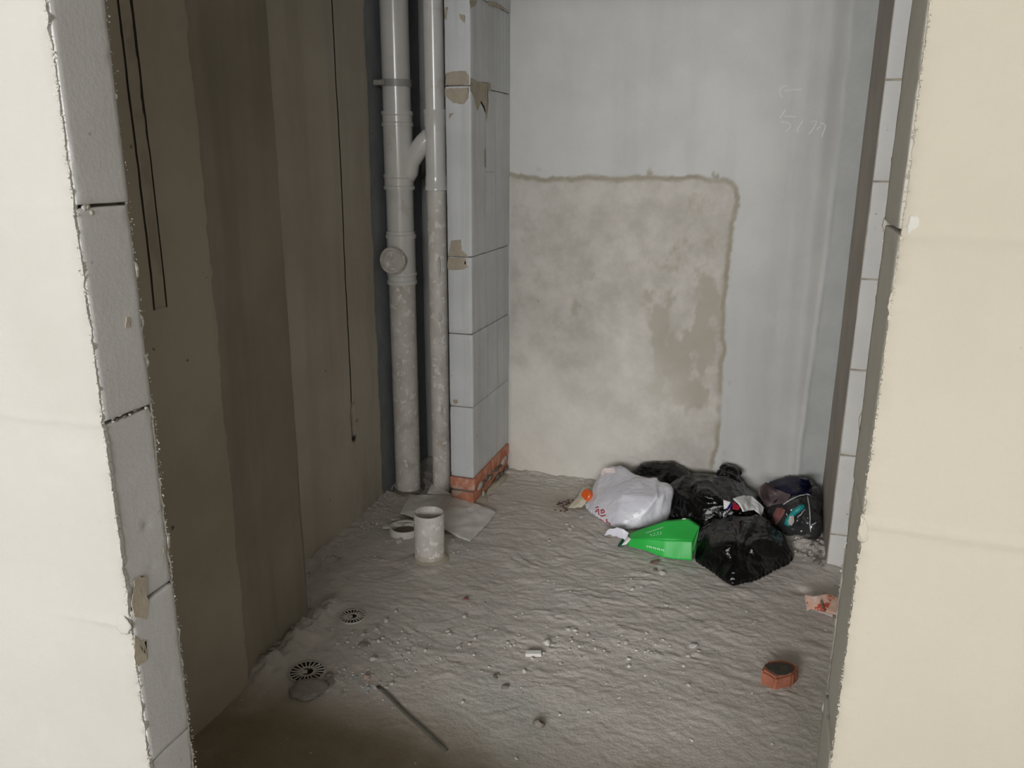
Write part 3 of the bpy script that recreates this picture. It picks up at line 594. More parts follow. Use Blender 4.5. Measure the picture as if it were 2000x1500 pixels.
def shard(px, py, w, h_, seed, lab, mat='ringwhite', ang=0, lift=.0, name='plastic_shard', cat='shard', grp=None, th=.006):
    P = onZ(px, py, FLOOR+.008); z = fz(P.x, P.y)+lift; rnd = random.Random(seed); n = 7; poly = []
    for k in range(n):
        a = 2*math.pi*k/n; q = Vector((w*math.cos(a)*rnd.uniform(.7, 1.1), h_*math.sin(a)*rnd.uniform(.7, 1.1), 0)); q = Matrix.Rotation(ang, 3, 'Z') @ q
        poly.append(Vector((P.x, P.y, z))+q+Vector((0, 0, .006*rnd.random())))
    o = plate(name, poly, (0, 0, 1), th, mat); return tag(o, lab, cat, grp)
shard(774, 1014, .020, .014, 3, 'small white plastic shard lying just behind the white collar ring', ang=.3)
shard(757, 1031, .026, .014, 4, 'white plastic shard lying at the left rim of the collar ring', ang=.5, lift=.006)
shard(779, 1057, .012, .016, 5, 'white plastic crumb lying in front of the white collar ring', ang=.1)

# dusty sheet lying behind the stub
def sheet(name, pxz, div, mat, amp, seed, th=.0015, holes=None):
    """a sheet given as rows of (px,py,z) corners; bilinear patches, crumpled"""
    R_ = [[onZ(*p) for p in row] for row in pxz]; nr, nc = len(R_), len(R_[0]); P = []
    for i in range((nr-1)*div+1):
        r_ = min(i//div, nr-2); u = i/div-r_; row = []
        for j in range((nc-1)*div+1):
            c = min(j//div, nc-2); v = j/div-c
            p = R_[r_][c].lerp(R_[r_][c+1], v).lerp(R_[r_+1][c].lerp(R_[r_+1][c+1], v), u); row.append(p)
        P.append(row)
    A = np.array([[tuple(p) for p in row] for row in P]); cr = 1-np.abs(fbm(A[..., 0]*9, A[..., 1]*9, 0, 3, seed))*2
    A[..., 2] += amp*cr+amp*.5*fbm(A[..., 0]*30, A[..., 1]*30, 0, 3, seed+2)
    A[..., 2] = np.maximum(A[..., 2], floor_h(A[..., 0], A[..., 1])+.002)
    o = surf(name, A, (0, 0, 1), None, mat); md = o.modifiers.new('thick', 'SOLIDIFY'); md.thickness = th; md.offset = 1
    return o
zf = FLOOR
o = sheet('paper_sheet', [[(800, 966, zf+.012), (850, 967, zf+.03), (897, 969, zf+.035), (930, 986, zf+.02), (969, 1001, zf+.006)],
                          [(790, 985, zf+.012), (840, 990, zf+.025), (885, 995, zf+.02), (925, 1006, zf+.018), (955, 1022, zf+.006)],
                          [(781, 1005, zf+.008), (820, 1016, zf+.012), (868, 1035, zf+.012), (895, 1052, zf+.010), (917, 1060, zf+.006)]], 16, 'paper', .006, 700)
tag(o, 'dusty off-white sheet lying crumpled on the floor behind the pipe stub', 'sheet')
o = sheet('paper_scrap', [[(843, 946, zf+.045), (856, 951, zf+.05), (872, 960, zf+.04)], [(834, 965, zf+.03), (858, 967, zf+.03), (885, 968, zf+.03)]], 12, 'paper', .003, 710)
tag(o, 'small off-white scrap propped against the foot of the narrow pipe', 'sheet')

# ================================================================== DRAINS AND FLOOR DEBRIS
def grate(x, y, R_, label, tilt=0):
    g = tag(empty('floor_drain', (x, y, FLOOR)), label, 'drain', 'round floor drains'); z = FLOOR+.0015
    lathe('sump_shade', [(0, z+.0002), (R_*.97, z+.0002), (R_*.97, z-.002)], (x, y, 0), 'dark', g, caps=False)  # flat disc; the dark of the drain void is painted on it
    lathe('rim', [(R_*.94, z-.004), (R_*.94, z+.0024), (R_, z+.002), (R_*1.01, z-.004)], (x, y, 0), 'metal', g, caps=False, n=48)
    lathe('hub', [(R_*.46, z-.002), (R_*.46, z+.0022), (R_*.40, z+.0026), (R_*.34, z+.0024), (R_*.34, z-.002)], (x, y, 0), 'metal', g, caps=False, n=36)
    bm = bmesh.new(); box_bm(bm, -R_*.30, R_*.02, -R_*.16, R_*.16, -.001, .0024)
    bmesh.ops.transform(bm, matrix=Matrix.Translation((x, y, z)) @ Matrix.Rotation(.5, 4, 'Z'), verts=bm.verts); from_bm('centre_bar', bm, 'metal', g)
    me = None
    for k in range(20):
        if me is None:
            bm = bmesh.new(); box_bm(bm, R_*.44, R_*.95, -R_*.034, R_*.034, -.001, .0026); b_ = from_bm('bar', bm, 'metal', g); me = b_.data
        else: b_ = bpy.data.objects.new('bar', me); COL.objects.link(b_); b_.parent = g
        b_.matrix_parent_inverse = Matrix(); b_.location = (0, 0, .0015-FLOOR*0); b_.rotation_euler = (0, 0, 2*math.pi*k/20)
    return g
grate(-1.166, 2.02, .041, 'round slotted floor drain lying clear of rubble near the left corner')
grate(-1.148, 1.725, .050, 'dull round floor drain partly covered by a flat stone and rubble')

protos = []
for k in range(8):
    bm = bmesh.new(); bmesh.ops.create_icosphere(bm, subdivisions=2 if k < 5 else 1, radius=1); rnd = random.Random(k+40)
    nrm = [Vector((rnd.gauss(0, 1), rnd.gauss(0, 1), rnd.gauss(0, 1))).normalized() for _ in range(7)]; off = [rnd.uniform(.45, .85) for _ in nrm]
    for v in bm.verts:
        for n_, d_ in zip(nrm, off):
            t = v.co.dot(n_)-d_
            if t > 0: v.co -= n_*t
    bmesh.ops.recalc_face_normals(bm, faces=bm.faces); me = bpy.data.meshes.new('stone'); bm.to_mesh(me); bm.free(); protos.append(me)
pm = {}
REG = [((0, 0, 960, 1115), 'small pale chip lying around the foot of the pipe stub', 'chips around the pipe stub'),
       ((1000, 0, 1200, 1115), 'small pale chip lying left of the white carrier bag', 'chips left of the white bag'),
       ((500, 1280, 700, 1400), 'small pale chip in the rubble beside the half-covered drain', 'chips by the half-covered drain'),
       ((500, 1180, 770, 1300), 'small pale chip in the gravel patch beside the clear drain', 'chips by the clear drain'),
       ((500, 1280, 800, 1450), 'small pale chip near the upper end of the dark strip', 'chips by the dark strip'),
       ((1370, 0, 2000, 1500), 'small pale chip between the front black bag and the broken brick', 'chips near the broken brick'),
       ((1000, 1205, 1180, 1300), 'small pale chip lying close around the white tile strip', 'chips around the tile strip'),
       ((500, 1115, 1000, 1500), 'small pale chip on the open floor between the gravel patch and tile strip', 'chips left of the tile strip'),
       ((1180, 1200, 1370, 1320), 'small pale chip on the open floor right of the tile strip', 'chips right of the tile strip'),
       ((0, 0, 2000, 1210), 'small pale chip on the floor below the green card bag', 'chips below the green bag'),
       ((0, 0, 2000, 1500), 'small pale chip on the dim floor around the lone rounded stone', 'chips around the lone stone')]
def stone(px, py, size, mat='chip', flat=.7, name='mortar_chip', label=None, cat='chip', grp='pale mortar chips scattered on the floor', k=None, asp=1.3, rot=None, lift=0.):
    rnd = random.Random(int(px*13+py*7)); P = onZ(px, py, FLOOR+.004); r_ = pxsize(size, P)*.5
    kk = rnd.randrange(8) if k is None else k
    if (kk, mat) not in pm: me = protos[kk].copy(); me.materials.append(M[mat]); pm[(kk, mat)] = me
    o = bpy.data.objects.new(name, pm[(kk, mat)]); COL.objects.link(o)
    o.scale = (r_*asp, r_, r_*flat); o.rotation_euler = (rnd.uniform(-.3, .3), rnd.uniform(-.3, .3), rnd.uniform(0, 6.28) if rot is None else rot)
    P2 = onZ(px, py, FLOOR+r_*flat*.5); o.location = (P2.x, P2.y, fz(P2.x, P2.y)+r_*flat*.45+lift)
    if label is None:
        for (x0, y0, x1, y1), lb, gp in REG:
            if x0 <= px <= x1 and y0 <= py <= y1: label, grp = lb, gp; break
    tag(o, label, cat, grp); return o
A4 = [(1508, 92, 6), (1420, 210, 10), (1685, 330, 9), (1850, 350, 7), (105, 412, 10), (508, 412, 6), (765, 140, 5), (350, 515, 6), (532, 552, 6), (195, 580, 9), (148, 625, 7), (445, 615, 7), (470, 637, 6), (499, 634, 6), (60, 645, 8), (80, 655, 5),
      (1070, 555, 8), (1080, 475, 6), (1290, 535, 5), (1535, 550, 7), (1368, 622, 10), (1315, 640, 6), (940, 590, 7), (1115, 600, 6), (1005, 645, 8), (930, 670, 6), (1130, 670, 6), (1200, 680, 6), (1225, 703, 6), (1450, 685, 6), (1545, 690, 6),
      (1520, 700, 5), (1570, 702, 5), (1600, 640, 6), (1660, 605, 6), (640, 735, 7), (725, 690, 8), (580, 840, 10), (1390, 745, 9), (1393, 800, 10), (1940, 690, 8), (1850, 730, 10), (1820, 805, 8), (1855, 960, 7), (370, 872, 6), (245, 840, 5),
      (95, 1075, 7), (850, 1180, 7), (1075, 1160, 7), (860, 773, 5), (815, 860, 5), (920, 520, 9), (975, 522, 9), (985, 550, 6), (800, 632, 6), (835, 575, 5), (265, 318, 4), (315, 380, 4), (600, 195, 4), (1410, 135, 4), (1490, 195, 5), (1650, 230, 5)]
for x, y, s in A4: stone(880+x/4, 1100+y/4, s)
A3 = [(1270, 460, 9), (1172, 542, 10), (885, 615, 8), (1040, 605, 11), (895, 665, 8), (1200, 660, 9), (1235, 630, 8), (795, 685, 7), (1095, 590, 7), (1370, 360, 11), (1495, 760, 7), (1650, 745, 8), (1870, 550, 9), (1890, 580, 8), (1165, 1105, 8), (1335, 1070, 9),
      (1215, 1055, 7), (1035, 1085, 8), (820, 955, 8), (490, 995, 7), (635, 1015, 6), (660, 1080, 11), (745, 985, 7), (690, 1000, 6), (1270, 1105, 7), (870, 690, 6), (1100, 700, 6), (950, 720, 7), (1070, 780, 6), (1240, 1220, 6), (1330, 1300, 5)]
for x, y, s in A3: stone(500+x/5, 1120+y/5, s)
for x, y, s in [(450, 635, 7), (365, 543, 6), (1090, 705, 5), (800, 150, 6), (1085, 375, 8), (430, 655, 4), (790, 845, 5)]: stone(1380+x/4.69, 1080+y/4.69, s)
for x, y, s in [(920, 1170, 8), (970, 1285, 8), (1070, 1270, 5), (465, 1405, 7), (720, 1410, 7), (275, 1180, 6), (160, 1330, 5), (930, 1290, 5), (60, 1450, 6)]: stone(700+x/5, 820+y/5, s)
for x, y, s in [(985, 1215, 6), (375, 648, 7), (240, 715, 7), (265, 765, 9), (290, 740, 6), (70, 880, 7), (60, 912, 6), (60, 1275, 5), (860, 1272, 4), (110, 1298, 5)]: stone(1060+x/5, 880+y/5, s)
one = lambda px, py, s, mat, label, name='stone', cat='stone', **k: stone(px, py, s, mat, name=name, label=label, cat=cat, grp=None, **k)
one(1295, 1120, 13, 'chip', 'white angular mortar chip just below the green card bag', 'mortar_chip', 'chip', flat=.8)
one(1278, 1098, 21, 'brown', 'flat brownish clod half under the edge of the green card bag', 'clod', 'clod', flat=.45, asp=1)
one(1281, 1114, 9, 'brown', 'small brown clod beside the white chip below the green bag', 'clod', 'clod')
one(1067, 1254, 16, 'chip', 'white pyramid-shaped mortar chip behind the white tile strip', 'mortar_chip', 'chip', flat=.9)
one(1052, 1410, 27, 'chip_grey', 'lone rounded pale grey stone lying near the bottom edge of view', 'stone', 'stone', flat=.85, k=1, asp=1.1)
one(730, 1286, 14, 'chip', 'white chip lying alone between the two floor drains', 'mortar_chip', 'chip', flat=.8)
one(710, 1258, 19, 'chip_grey', 'long grey mortar lump in the gravel patch beside the clear drain', 'mortar_lump', 'lump', flat=.5, asp=1.6, rot=.2)
one(714, 1322, 16, 'chip_pink', 'pinkish stone at the upper end of the dark strip', 'stone', 'stone', flat=.8)
one(696, 1320, 9, 'chip_blue', 'small bluish chip left of the pinkish stone', 'stone', 'stone')
one(720, 1342, 11, 'chip_blue', 'bluish chip below the pinkish stone beside the dark strip', 'stone', 'stone')
one(644, 1318, 15, 'chip_grey', 'grey rubble piece right of the covered drain, upper of two', 'stone', 'stone', flat=.7)
one(643, 1333, 20, 'chip_grey', 'larger grey rubble piece right of the flat round stone', 'stone', 'stone', flat=.6)
one(984, 1340, 18, 'chip_grey', 'flat grey stone sunk in the screed, left of the lone rounded stone', 'stone', 'stone', flat=.4)
one(969, 1321, 12, 'strip', 'dark elongated pebble above the flat sunk stone', 'stone', 'stone', flat=.5, asp=1.7, rot=-.6)
one(530, 1290, 13, 'chip_grey', 'grey lump at the foot of the left wall', 'stone', 'stone')
one(1352, 1262, 15, 'chip', 'broad flat white chip left of the broken red brick', 'mortar_chip', 'chip', flat=.5, asp=1.4, rot=.1)
one(1597, 1103, 17, 'chip_grey', 'grey lump at the foot of the pale block wall end', 'stone', 'stone', flat=.8)
for i, (x, y, s) in enumerate([(1583, 1076, 9), (1600, 1083, 8), (1575, 1085, 8), (1592, 1094, 10), (1606, 1110, 8)]):
    stone(x, y, s, 'chip_grey', name='rubble', label='small grey rubble lump in the corner beside the clear rubbish bag', cat='rubble', grp='rubble in the right corner')
for i, (x, y, s_) in enumerate([(540, 1268, 16), (556, 1240, 14), (566, 1222, 18), (578, 1196, 14), (590, 1182, 16), (548, 1256, 10), (604, 1192, 10), (572, 1246, 9), (516, 1302, 9), (588, 1215, 8)]):
    stone(x, y, s_, 'floorlump', name='rubble', label='dull grey rubble lump along the foot of the left wall corner', cat='rubble', grp='rubble along the left wall', flat=.8)
# flat round stone over the second drain
Pq = onZ(603, 1340, FLOOR+.02); o = lump('flat_stone', (Pq.x, Pq.y, fz(Pq.x, Pq.y)+.012), .046, .040, .013, 'chip_grey', None, 810, 4)
tag(o, 'flat rounded grey stone lying over the front edge of the dull drain', 'stone')
# white tile strip
Pq = onZ(1042, 1273, FLOOR+.008); bm = bmesh.new(); box_bm(bm, -.023, .023, -.0085, .0085, 0, .011); bmesh.ops.bevel(bm, geom=bm.edges[:], offset=.0012, segments=1, affect='EDGES')
bmesh.ops.transform(bm, matrix=Matrix.Translation((Pq.x, Pq.y, fz(Pq.x, Pq.y))) @ Matrix.Rotation(.30, 4, 'Z') @ Matrix.Rotation(.12, 4, 'X'), verts=bm.verts)
tag(from_bm('tile_strip', bm, 'ringwhite'), 'short white rectangular strip of tile lying on the floor', 'tile')
Pq = onZ(910, 1169, FLOOR+.004); tag(lump('bottle_cap', (Pq.x, Pq.y, fz(Pq.x, Pq.y)+.003), .009, .008, .003, 'rosy', None, 820, 3), 'tiny dull red disc pressed into the screed', 'disc')
# dark strip added in place of a groove in the floor
A_ = onZ(738, 1338, FLOOR+.004); B_ = onZ(872, 1462, FLOOR+.004); pts = []
for k in range(15):
    p = A_.lerp(B_, k/14); p.x += .003*math.sin(k*.7); p.z = fz(p.x, p.y)+.0015; pts.append(p)
tag(tube('groove_strip', pts, .0062, 'strip', None, 10, .6), 'thin dark grey strip added in place of a diagonal groove in the shadowed floor', 'strip')
# bricks
def brick_piece(name, pxs, h_, mat, label, seed):
    P = [onZ(x, y, FLOOR) for x, y in pxs]; bm = bmesh.new(); rnd = random.Random(seed)
    lo = [bm.verts.new(Vector((p.x, p.y, FLOOR-.006))) for p in P]; hi = [bm.verts.new(Vector((p.x+rnd.uniform(-.004, .004), p.y+rnd.uniform(-.004, .004), FLOOR+h_*rnd.uniform(.97, 1.0)))) for p in P]
    bm.faces.new(lo[::-1]); bm.faces.new(hi); n = len(P)
    for i in range(n): bm.faces.new((lo[i], lo[(i+1) % n], hi[(i+1) % n], hi[i]))
    bmesh.ops.bevel(bm, geom=bm.edges[:], offset=.006, segments=2, affect='EDGES'); bmesh.ops.triangulate(bm, faces=bm.faces[:]); bmesh.ops.subdivide_edges(bm, edges=bm.edges[:], cuts=1, use_grid_fill=True)
    for v in bm.verts: v.co += Vector((1, 1, 1))*.0025*float(fbm(v.co.x*60, v.co.y*60, v.co.z*60, 3, seed))
    return tag(from_bm(name, bm, mat, None, False), label, 'brick')
b1 = brick_piece('brick_fragment', [(1484, 1334), (1510, 1350), (1548, 1342), (1558, 1328), (1545, 1316), (1520, 1313), (1496, 1316)], .042, 'brick_loose', 'broken orange-red brick fragment with a dark hollow top on the floor', 5)
blob = [Vector((p.x, p.y, FLOOR+.0425)) for p in [onZ(x, y, FLOOR+.042) for x, y in ((1493, 1301), (1508, 1297), (1524, 1296), (1540, 1299), (1551, 1307), (1546, 1314), (1534, 1319), (1520, 1320), (1504, 1312))]]
ob = plate('dark_top', blob, (0, 0, 1), .003, 'bricktop', b1)  # flat dark plate in place of the brick's hollow
# crumpled packet by the doorway
zb = FLOOR
o = sheet('packet', [[(1574, 1164, zb+.035), (1592, 1168, zb+.045), (1610, 1163, zb+.05), (1640, 1170, zb+.04)], [(1578, 1192, zb+.01), (1598, 1193, zb+.022), (1616, 1198, zb+.022), (1638, 1206, zb+.01)]], 10, 'packet', .004, 730, .006)
tag(o, 'crumpled pink and orange printed packet on the floor by the right doorway edge', 'packet')
pl_ = sheet('white_edge', [[(1573, 1163, zb+.037), (1577, 1168, zb+.037)], [(1577, 1194, zb+.006), (1583, 1191, zb+.012)]], 6, 'packet_white', .001, 731, .004); pl_.parent = o
pl_ = sheet('white_edge', [[(1584, 1187, zb+.020), (1610, 1193, zb+.021), (1626, 1200, zb+.02)], [(1584, 1191, zb+.006), (1608, 1199, zb+.006), (1626, 1207, zb+.006)]], 6, 'packet_white', .001, 732, .004); pl_.parent = o
pl_ = stroke('dark_print', [onZ(1603, 1172, zb+.056), onZ(1606, 1180, zb+.046), onZ(1608, 1188, zb+.038), onZ(1611, 1194, zb+.032)], .006, (0, -.6, .8), 'strip', None, .001); pl_.parent = o

# grit: uncountable grains
rnd = random.Random(3); bm = bmesh.new()
def grain(x, y, r_):
    z = fz_fast(x, y); c = Vector((x, y, z+r_*.3)); v = [bm.verts.new(c+Vector((rnd.gauss(0, 1), rnd.gauss(0, 1), rnd.gauss(0, .7))).normalized()*r_) for _ in range(5)]
    for f in ((0, 1, 2), (0, 1, 3), (0, 2, 3), (1, 2, 4), (1, 3, 4), (2, 3, 4)): bm.faces.new([v[i] for i in f])
_gx = []
for _ in range(500): _gx.append((rnd.uniform(-1.15, .1), rnd.uniform(1.6, 2.9), abs(rnd.gauss(0, .0012))+.0012))
for _ in range(150): _gx.append((rnd.gauss(-1.02, .075), rnd.gauss(1.73, .035), abs(rnd.gauss(0, .002))+.0016))
for _ in range(150): _gx.append((rnd.gauss(-.98, .10), rnd.gauss(1.92, .06), abs(rnd.gauss(0, .002))+.0015))
for _ in range(150): _gx.append((rnd.gauss(-.45, .30), rnd.gauss(2.02, .12), abs(rnd.gauss(0, .0018))+.0015))
for _ in range(240): _gx.append((rnd.uniform(-1.05, .25), 3.33-abs(rnd.gauss(0, .04)), abs(rnd.gauss(0, .003))+.0016))
for _ in range(180): _gx.append((-1.45+abs(rnd.gauss(0, .03)), rnd.uniform(2.1, 2.95), abs(rnd.gauss(0, .003))+.0016))
for _ in range(160): _gx.append((rnd.gauss(.2, .05), rnd.gauss(2.95, .07), abs(rnd.gauss(0, .003))+.0016))
hz = floor_h(np.array([g[0] for g in _gx]), np.array([g[1] for g in _gx])); _it = iter(hz)
def fz_fast(x, y): return float(next(_it))
for g in _gx: grain(*g)
o = from_bm('grit', bm, 'chip'); o['kind'] = 'stuff'; o['label'] = 'fine pale grit scattered over the grey screed'; o['category'] = 'grit'

# ================================================================== RUBBISH
FL = lambda x, y: onZ(x, y, FLOOR+.002)
def bag(name, hulls, mat, parent=None, vox=.009, smooth=3, amp=.010, freq=9, seed=0, knots=(), xmax=None, ymax=3.355, radial=.006, shrink=0.0, facet=.024, jitter=.005, sub=2):
    """a filled film bag: hulls of control points fused, smoothed, then creased"""
    bm = bmesh.new()
    for H in hulls:
        t = bmesh.new()
        for p in H: t.verts.new(p)
        bmesh.ops.convex_hull(t, input=t.verts); bmesh.ops.delete(t, geom=[v for v in t.verts if not v.link_faces], context='VERTS')
        me = bpy.data.meshes.new('h'); t.to_mesh(me); t.free(); bm.from_mesh(me); bpy.data.meshes.remove(me)
    o = from_bm(name, bm); md = o.modifiers.new('r', 'REMESH'); md.mode = 'VOXEL'; md.voxel_size = facet
    def bake():
        dg = bpy.context.evaluated_depsgraph_get(); m_ = bpy.data.meshes.new_from_object(o.evaluated_get(dg)); o.modifiers.clear(); old = o.data; o.data = m_; bpy.data.meshes.remove(old); return m_
    me = bake(); rj = np.random.default_rng(seed)
    md = o.modifiers.new('s', 'SMOOTH'); md.iterations = smooth; md.factor = .5; me = bake()
    n = len(me.vertices); V = np.zeros(n*3); me.vertices.foreach_get('co', V); V = V.reshape(-1, 3)+rj.normal(0, jitter, (n, 3)); me.vertices.foreach_set('co', V.ravel()); me.update()
    md = o.modifiers.new('t', 'TRIANGULATE'); md.quad_method = 'SHORTEST_DIAGONAL'
    md = o.modifiers.new('d', 'SUBSURF'); md.subdivision_type = 'SIMPLE'; md.levels = sub
    md = o.modifiers.new('s', 'SMOOTH'); md.iterations = 1; md.factor = .5; me = bake()
    n = len(me.vertices); V = np.zeros(n*3); me.vertices.foreach_get('co', V); V = V.reshape(-1, 3); Nn = np.zeros(n*3); me.vertices.foreach_get('normal', Nn); Nn = Nn.reshape(-1, 3)
    w = .25*np.stack([fbm(V[:, 0]*6, V[:, 1]*6, V[:, 2]*6, 2, seed+k) for k in (1, 2, 3)], -1)/6
    Q = V+w
    r1 = 1-np.abs(fbm(Q[:, 0]*freq, Q[:, 1]*freq, Q[:, 2]*freq, 3, seed+4, .45))*2.4
    r2 = 1-np.abs(fbm(Q[:, 0]*freq*2.6, Q[:, 1]*freq*2.6, Q[:, 2]*freq*2.6, 2, seed+8, .5))*2.4
    d = amp*r1+amp*.45*r2
    for kp, reach, fr_ in knots:
        D = V-np.array(kp); dist = np.linalg.norm(D, axis=1); th = np.arctan2(D[:, 2]-.3*D[:, 1], D[:, 0])
        d = d+radial*np.exp(-(dist/reach)**2)*(1-np.abs(vn(th*fr_, dist*7, 0, seed+13))*2.2)*ss(.0, .03, dist)
    V2 = V+Nn*(d-shrink)[:, None]
    V2[:, 2] = np.maximum(V2[:, 2], floor_h(V2[:, 0], V2[:, 1])+.001); V2[:, 1] = np.minimum(V2[:, 1], ymax)
    if xmax: V2[:, 0] = np.minimum(V2[:, 0], xmax)
    me.vertices.foreach_set('co', V2.ravel()); me.update(); me.materials.clear(); me.materials.append(M[mat]); me.polygons.foreach_set('use_smooth', [True]*len(me.polygons))
    if parent: o.parent = parent
    return o
def fl(p): return Vector((p[0], p[1], FLOOR))

# white carrier bag with red lettering
H1 = [FL(1143, 1001), FL(1168, 1018), FL(1200, 1037), FL(1245, 1036), FL(1300, 1020), onY(1213, 911, 3.20), onY(1198, 913, 3.22), onY(1255, 932, 3.16), onY(1308, 948, 3.08), onY(1313, 962, 3.04), onY(1308, 1005, 3.0), onY(1172, 922, 3.22), onY(1152, 957, 3.15), onY(1139, 990, 3.05),
      onY(1215, 968, 2.98), onY(1285, 972, 2.96), fl((-.60, 3.30)), fl((-.33, 3.30))]
o = bag('carrier_bag', [H1], 'whitebag', None, .008, 2, .0035, 5, 900, [((-.60, 3.2, -1.18), .28, 2.0), ((-.33, 3.1, -1.2), .2, 2.0)], radial=.009, facet=.014, jitter=.0006, sub=1)
tag(o, 'white plastic carrier bag with red lettering, left end of the rubbish heap', 'bag'); wbag = o
tail = sheet('bag_handle', [[(1186, 1041, zf+.03), (1205, 1036, zf+.045), (1228, 1043, zf+.04)], [(1180, 1049, zf+.008), (1203, 1053, zf+.012), (1222, 1062, zf+.008)]], 12, 'whitebag', .014, 760, .0012); tail.parent = wbag
tail = sheet('bag_handle', [[(1172, 925, -1.20), (1180, 915, -1.18), (1200, 914, -1.175)], [(1177, 934, -1.21), (1185, 925, -1.20), (1203, 924, -1.19)]], 10, 'packet_white', .004, 761, .0012); tail.parent = wbag
dgb = BVHTree.FromObject(wbag, bpy.context.evaluated_depsgraph_get())
def Z1(x, y): return (1060+x/5, 880+y/5)
red = [[(515, 565), (535, 548), (550, 560)], [(520, 585), (560, 570)], [(535, 590), (520, 600), (510, 595)], [(545, 575), (548, 620), (560, 630)], [(560, 590), (590, 575), (605, 600), (580, 612), (560, 605)], [(575, 580), (580, 610)], [(560, 635), (590, 640), (630, 625)],
       [(470, 635), (505, 625)], [(485, 622), (488, 650)], [(470, 655), (520, 645)], [(500, 660), (520, 680), (545, 670)], [(530, 650), (540, 690)], [(555, 665), (570, 690), (600, 685)], [(615, 680), (640, 675)], [(625, 668), (630, 700)], [(618, 700), (650, 695)], [(640, 705), (660, 715), (650, 722)], [(655, 725), (690, 748)], [(665, 745), (680, 735)]]
for st in red:
    P = []; nn = Vector((0, 0, 0))
    for a, b in zip(st, st[1:]):
        for k in range(4):
            h_ = hit(dgb, *Z1(a[0]+(b[0]-a[0])*k/3.999, a[1]+(b[1]-a[1])*k/3.999))
            if h_[0]: P.append(h_[0]); nn += h_[1]
    if len(P) > 2: stroke('red_lettering', P, .0042, nn.normalized(), 'redink', wbag, .0012)
# orange bottle cap, yellow wrapper and spilt sauce beside it
Pq = onZ(1148, 968, FLOOR+.045); o = lathe('bottle_cap', [(0, -.008), (.024, -.008), (.026, -.004), (.026, .010), (.022, .014), (0, .014)], (Pq.x-.002, Pq.y, Pq.z), 'orange', None, axis=(-.5, -.6, .35), caps=False, n=28)
tag(o, 'bright orange plastic lid showing at the left side of the white bag', 'lid')
o = sheet('wrapper', [[(1140, 952, zf+.05), (1150, 950, zf+.055), (1158, 958, zf+.05)], [(1126, 974, zf+.03), (1136, 976, zf+.035), (1148, 978, zf+.03)], [(1110, 993, zf+.006), (1122, 994, zf+.008), (1136, 993, zf+.006)]], 10, 'wrap', .006, 770, .001)
tag(o, 'pale yellowish clear wrapper lying left of the white carrier bag', 'wrapper')
rnd = random.Random(9); sp = bmesh.new()
for k in range(26):
    x, y = rnd.gauss(1103, 9), rnd.gauss(986, 7); P = onZ(x, y, FLOOR+.003); r_ = rnd.uniform(.003, .010); z = fz(P.x, P.y)
    vs_ = [sp.verts.new((P.x+r_*math.cos(a*.7)*rnd.uniform(.6, 1.3), P.y+r_*math.sin(a*.7)*rnd.uniform(.6, 1.3), z+.0005)) for a in range(9)]; t_ = sp.verts.new((P.x, P.y, z+.004))
    for a in range(9): sp.faces.new((vs_[a], vs_[(a+1) % 9], t_))
o = from_bm('food_spill', sp, 'sauce', None, True); o['kind'] = 'stuff'; o['label'] = 'dark red food spill on the floor left of the white bag'; o['category'] = 'spill'

# black bags
H = [onY(1236, 918, 3.28), onY(1256, 903, 3.30), onY(1300, 902, 3.31), onY(1343, 918, 3.30), onY(1355, 945, 3.22), onY(1240, 948, 3.20), fl((-.50, 3.34)), fl((-.2, 3.34)), fl((-.48, 3.18)), fl((-.22, 3.15))]
tag(bag('rubbish_bag', [H], 'black', None, .009, 1, .004, 7, 910, [((-.3, 3.25, -1.2), .2, 2.5)], facet=.014, jitter=.0008, sub=1, shrink=-.004), 'flat-topped black rubbish bag against the wall behind the white bag', 'bag', 'black rubbish bags')
Ha = [onY(1314, 948, 3.14), onY(1350, 934, 3.2), onY(1400, 926, 3.24), onY(1450, 945, 3.24), onY(1470, 975, 3.16), onY(1490, 1008, 3.08), onY(1420, 1036, 2.98), onY(1372, 1022, 2.95), onY(1314, 1010, 3.0), onY(1380, 965, 3.0), onY(1430, 990, 2.98), fl((-.3, 3.33)), fl((.05, 3.33)), fl((-.28, 3.05)), fl((.06, 3.08)), fl((-.12, 2.98))]
Hb = [onY(1390, 930, 3.28), onY(1408, 907, 3.31), onY(1420, 904, 3.31), onY(1436, 908, 3.31), onY(1452, 932, 3.30), onY(1420, 945, 3.2), onY(1445, 950, 3.22)]
mb = bag('rubbish_bag', [Ha], 'black', None, .009, 2, .0055, 6, 920, [((-.03, 3.12, -1.22), .25, 2.6), ((-.26, 3.1, -1.25), .2, 2.5)], radial=.013, facet=.014, jitter=.0008, sub=1, shrink=-.006)
bag('knot', [Hb], 'black', mb, .009, 1, .004, 10, 925, facet=.020, jitter=.004, sub=2, shrink=-.005)
tag(mb, 'large black rubbish bag with a raised knot in the middle of the heap', 'bag', 'black rubbish bags')
Hc = [FL(1358, 1098), FL(1400, 1127), FL(1434, 1147), FL(1482, 1131), FL(1540, 1101), FL(1547, 1088), onY(1362, 1042, 2.86), onY(1385, 1014, 2.93), onY(1430, 1006, 2.96), onY(1490, 1014, 2.98), onY(1524, 1040, 2.98), onY(1545, 1080, 2.88),
      onY(1425, 1060, 2.70), onY(1480, 1070, 2.74), onY(1360, 1085, 2.76), fl((-.17, 2.95)), fl((.12, 3.05))]
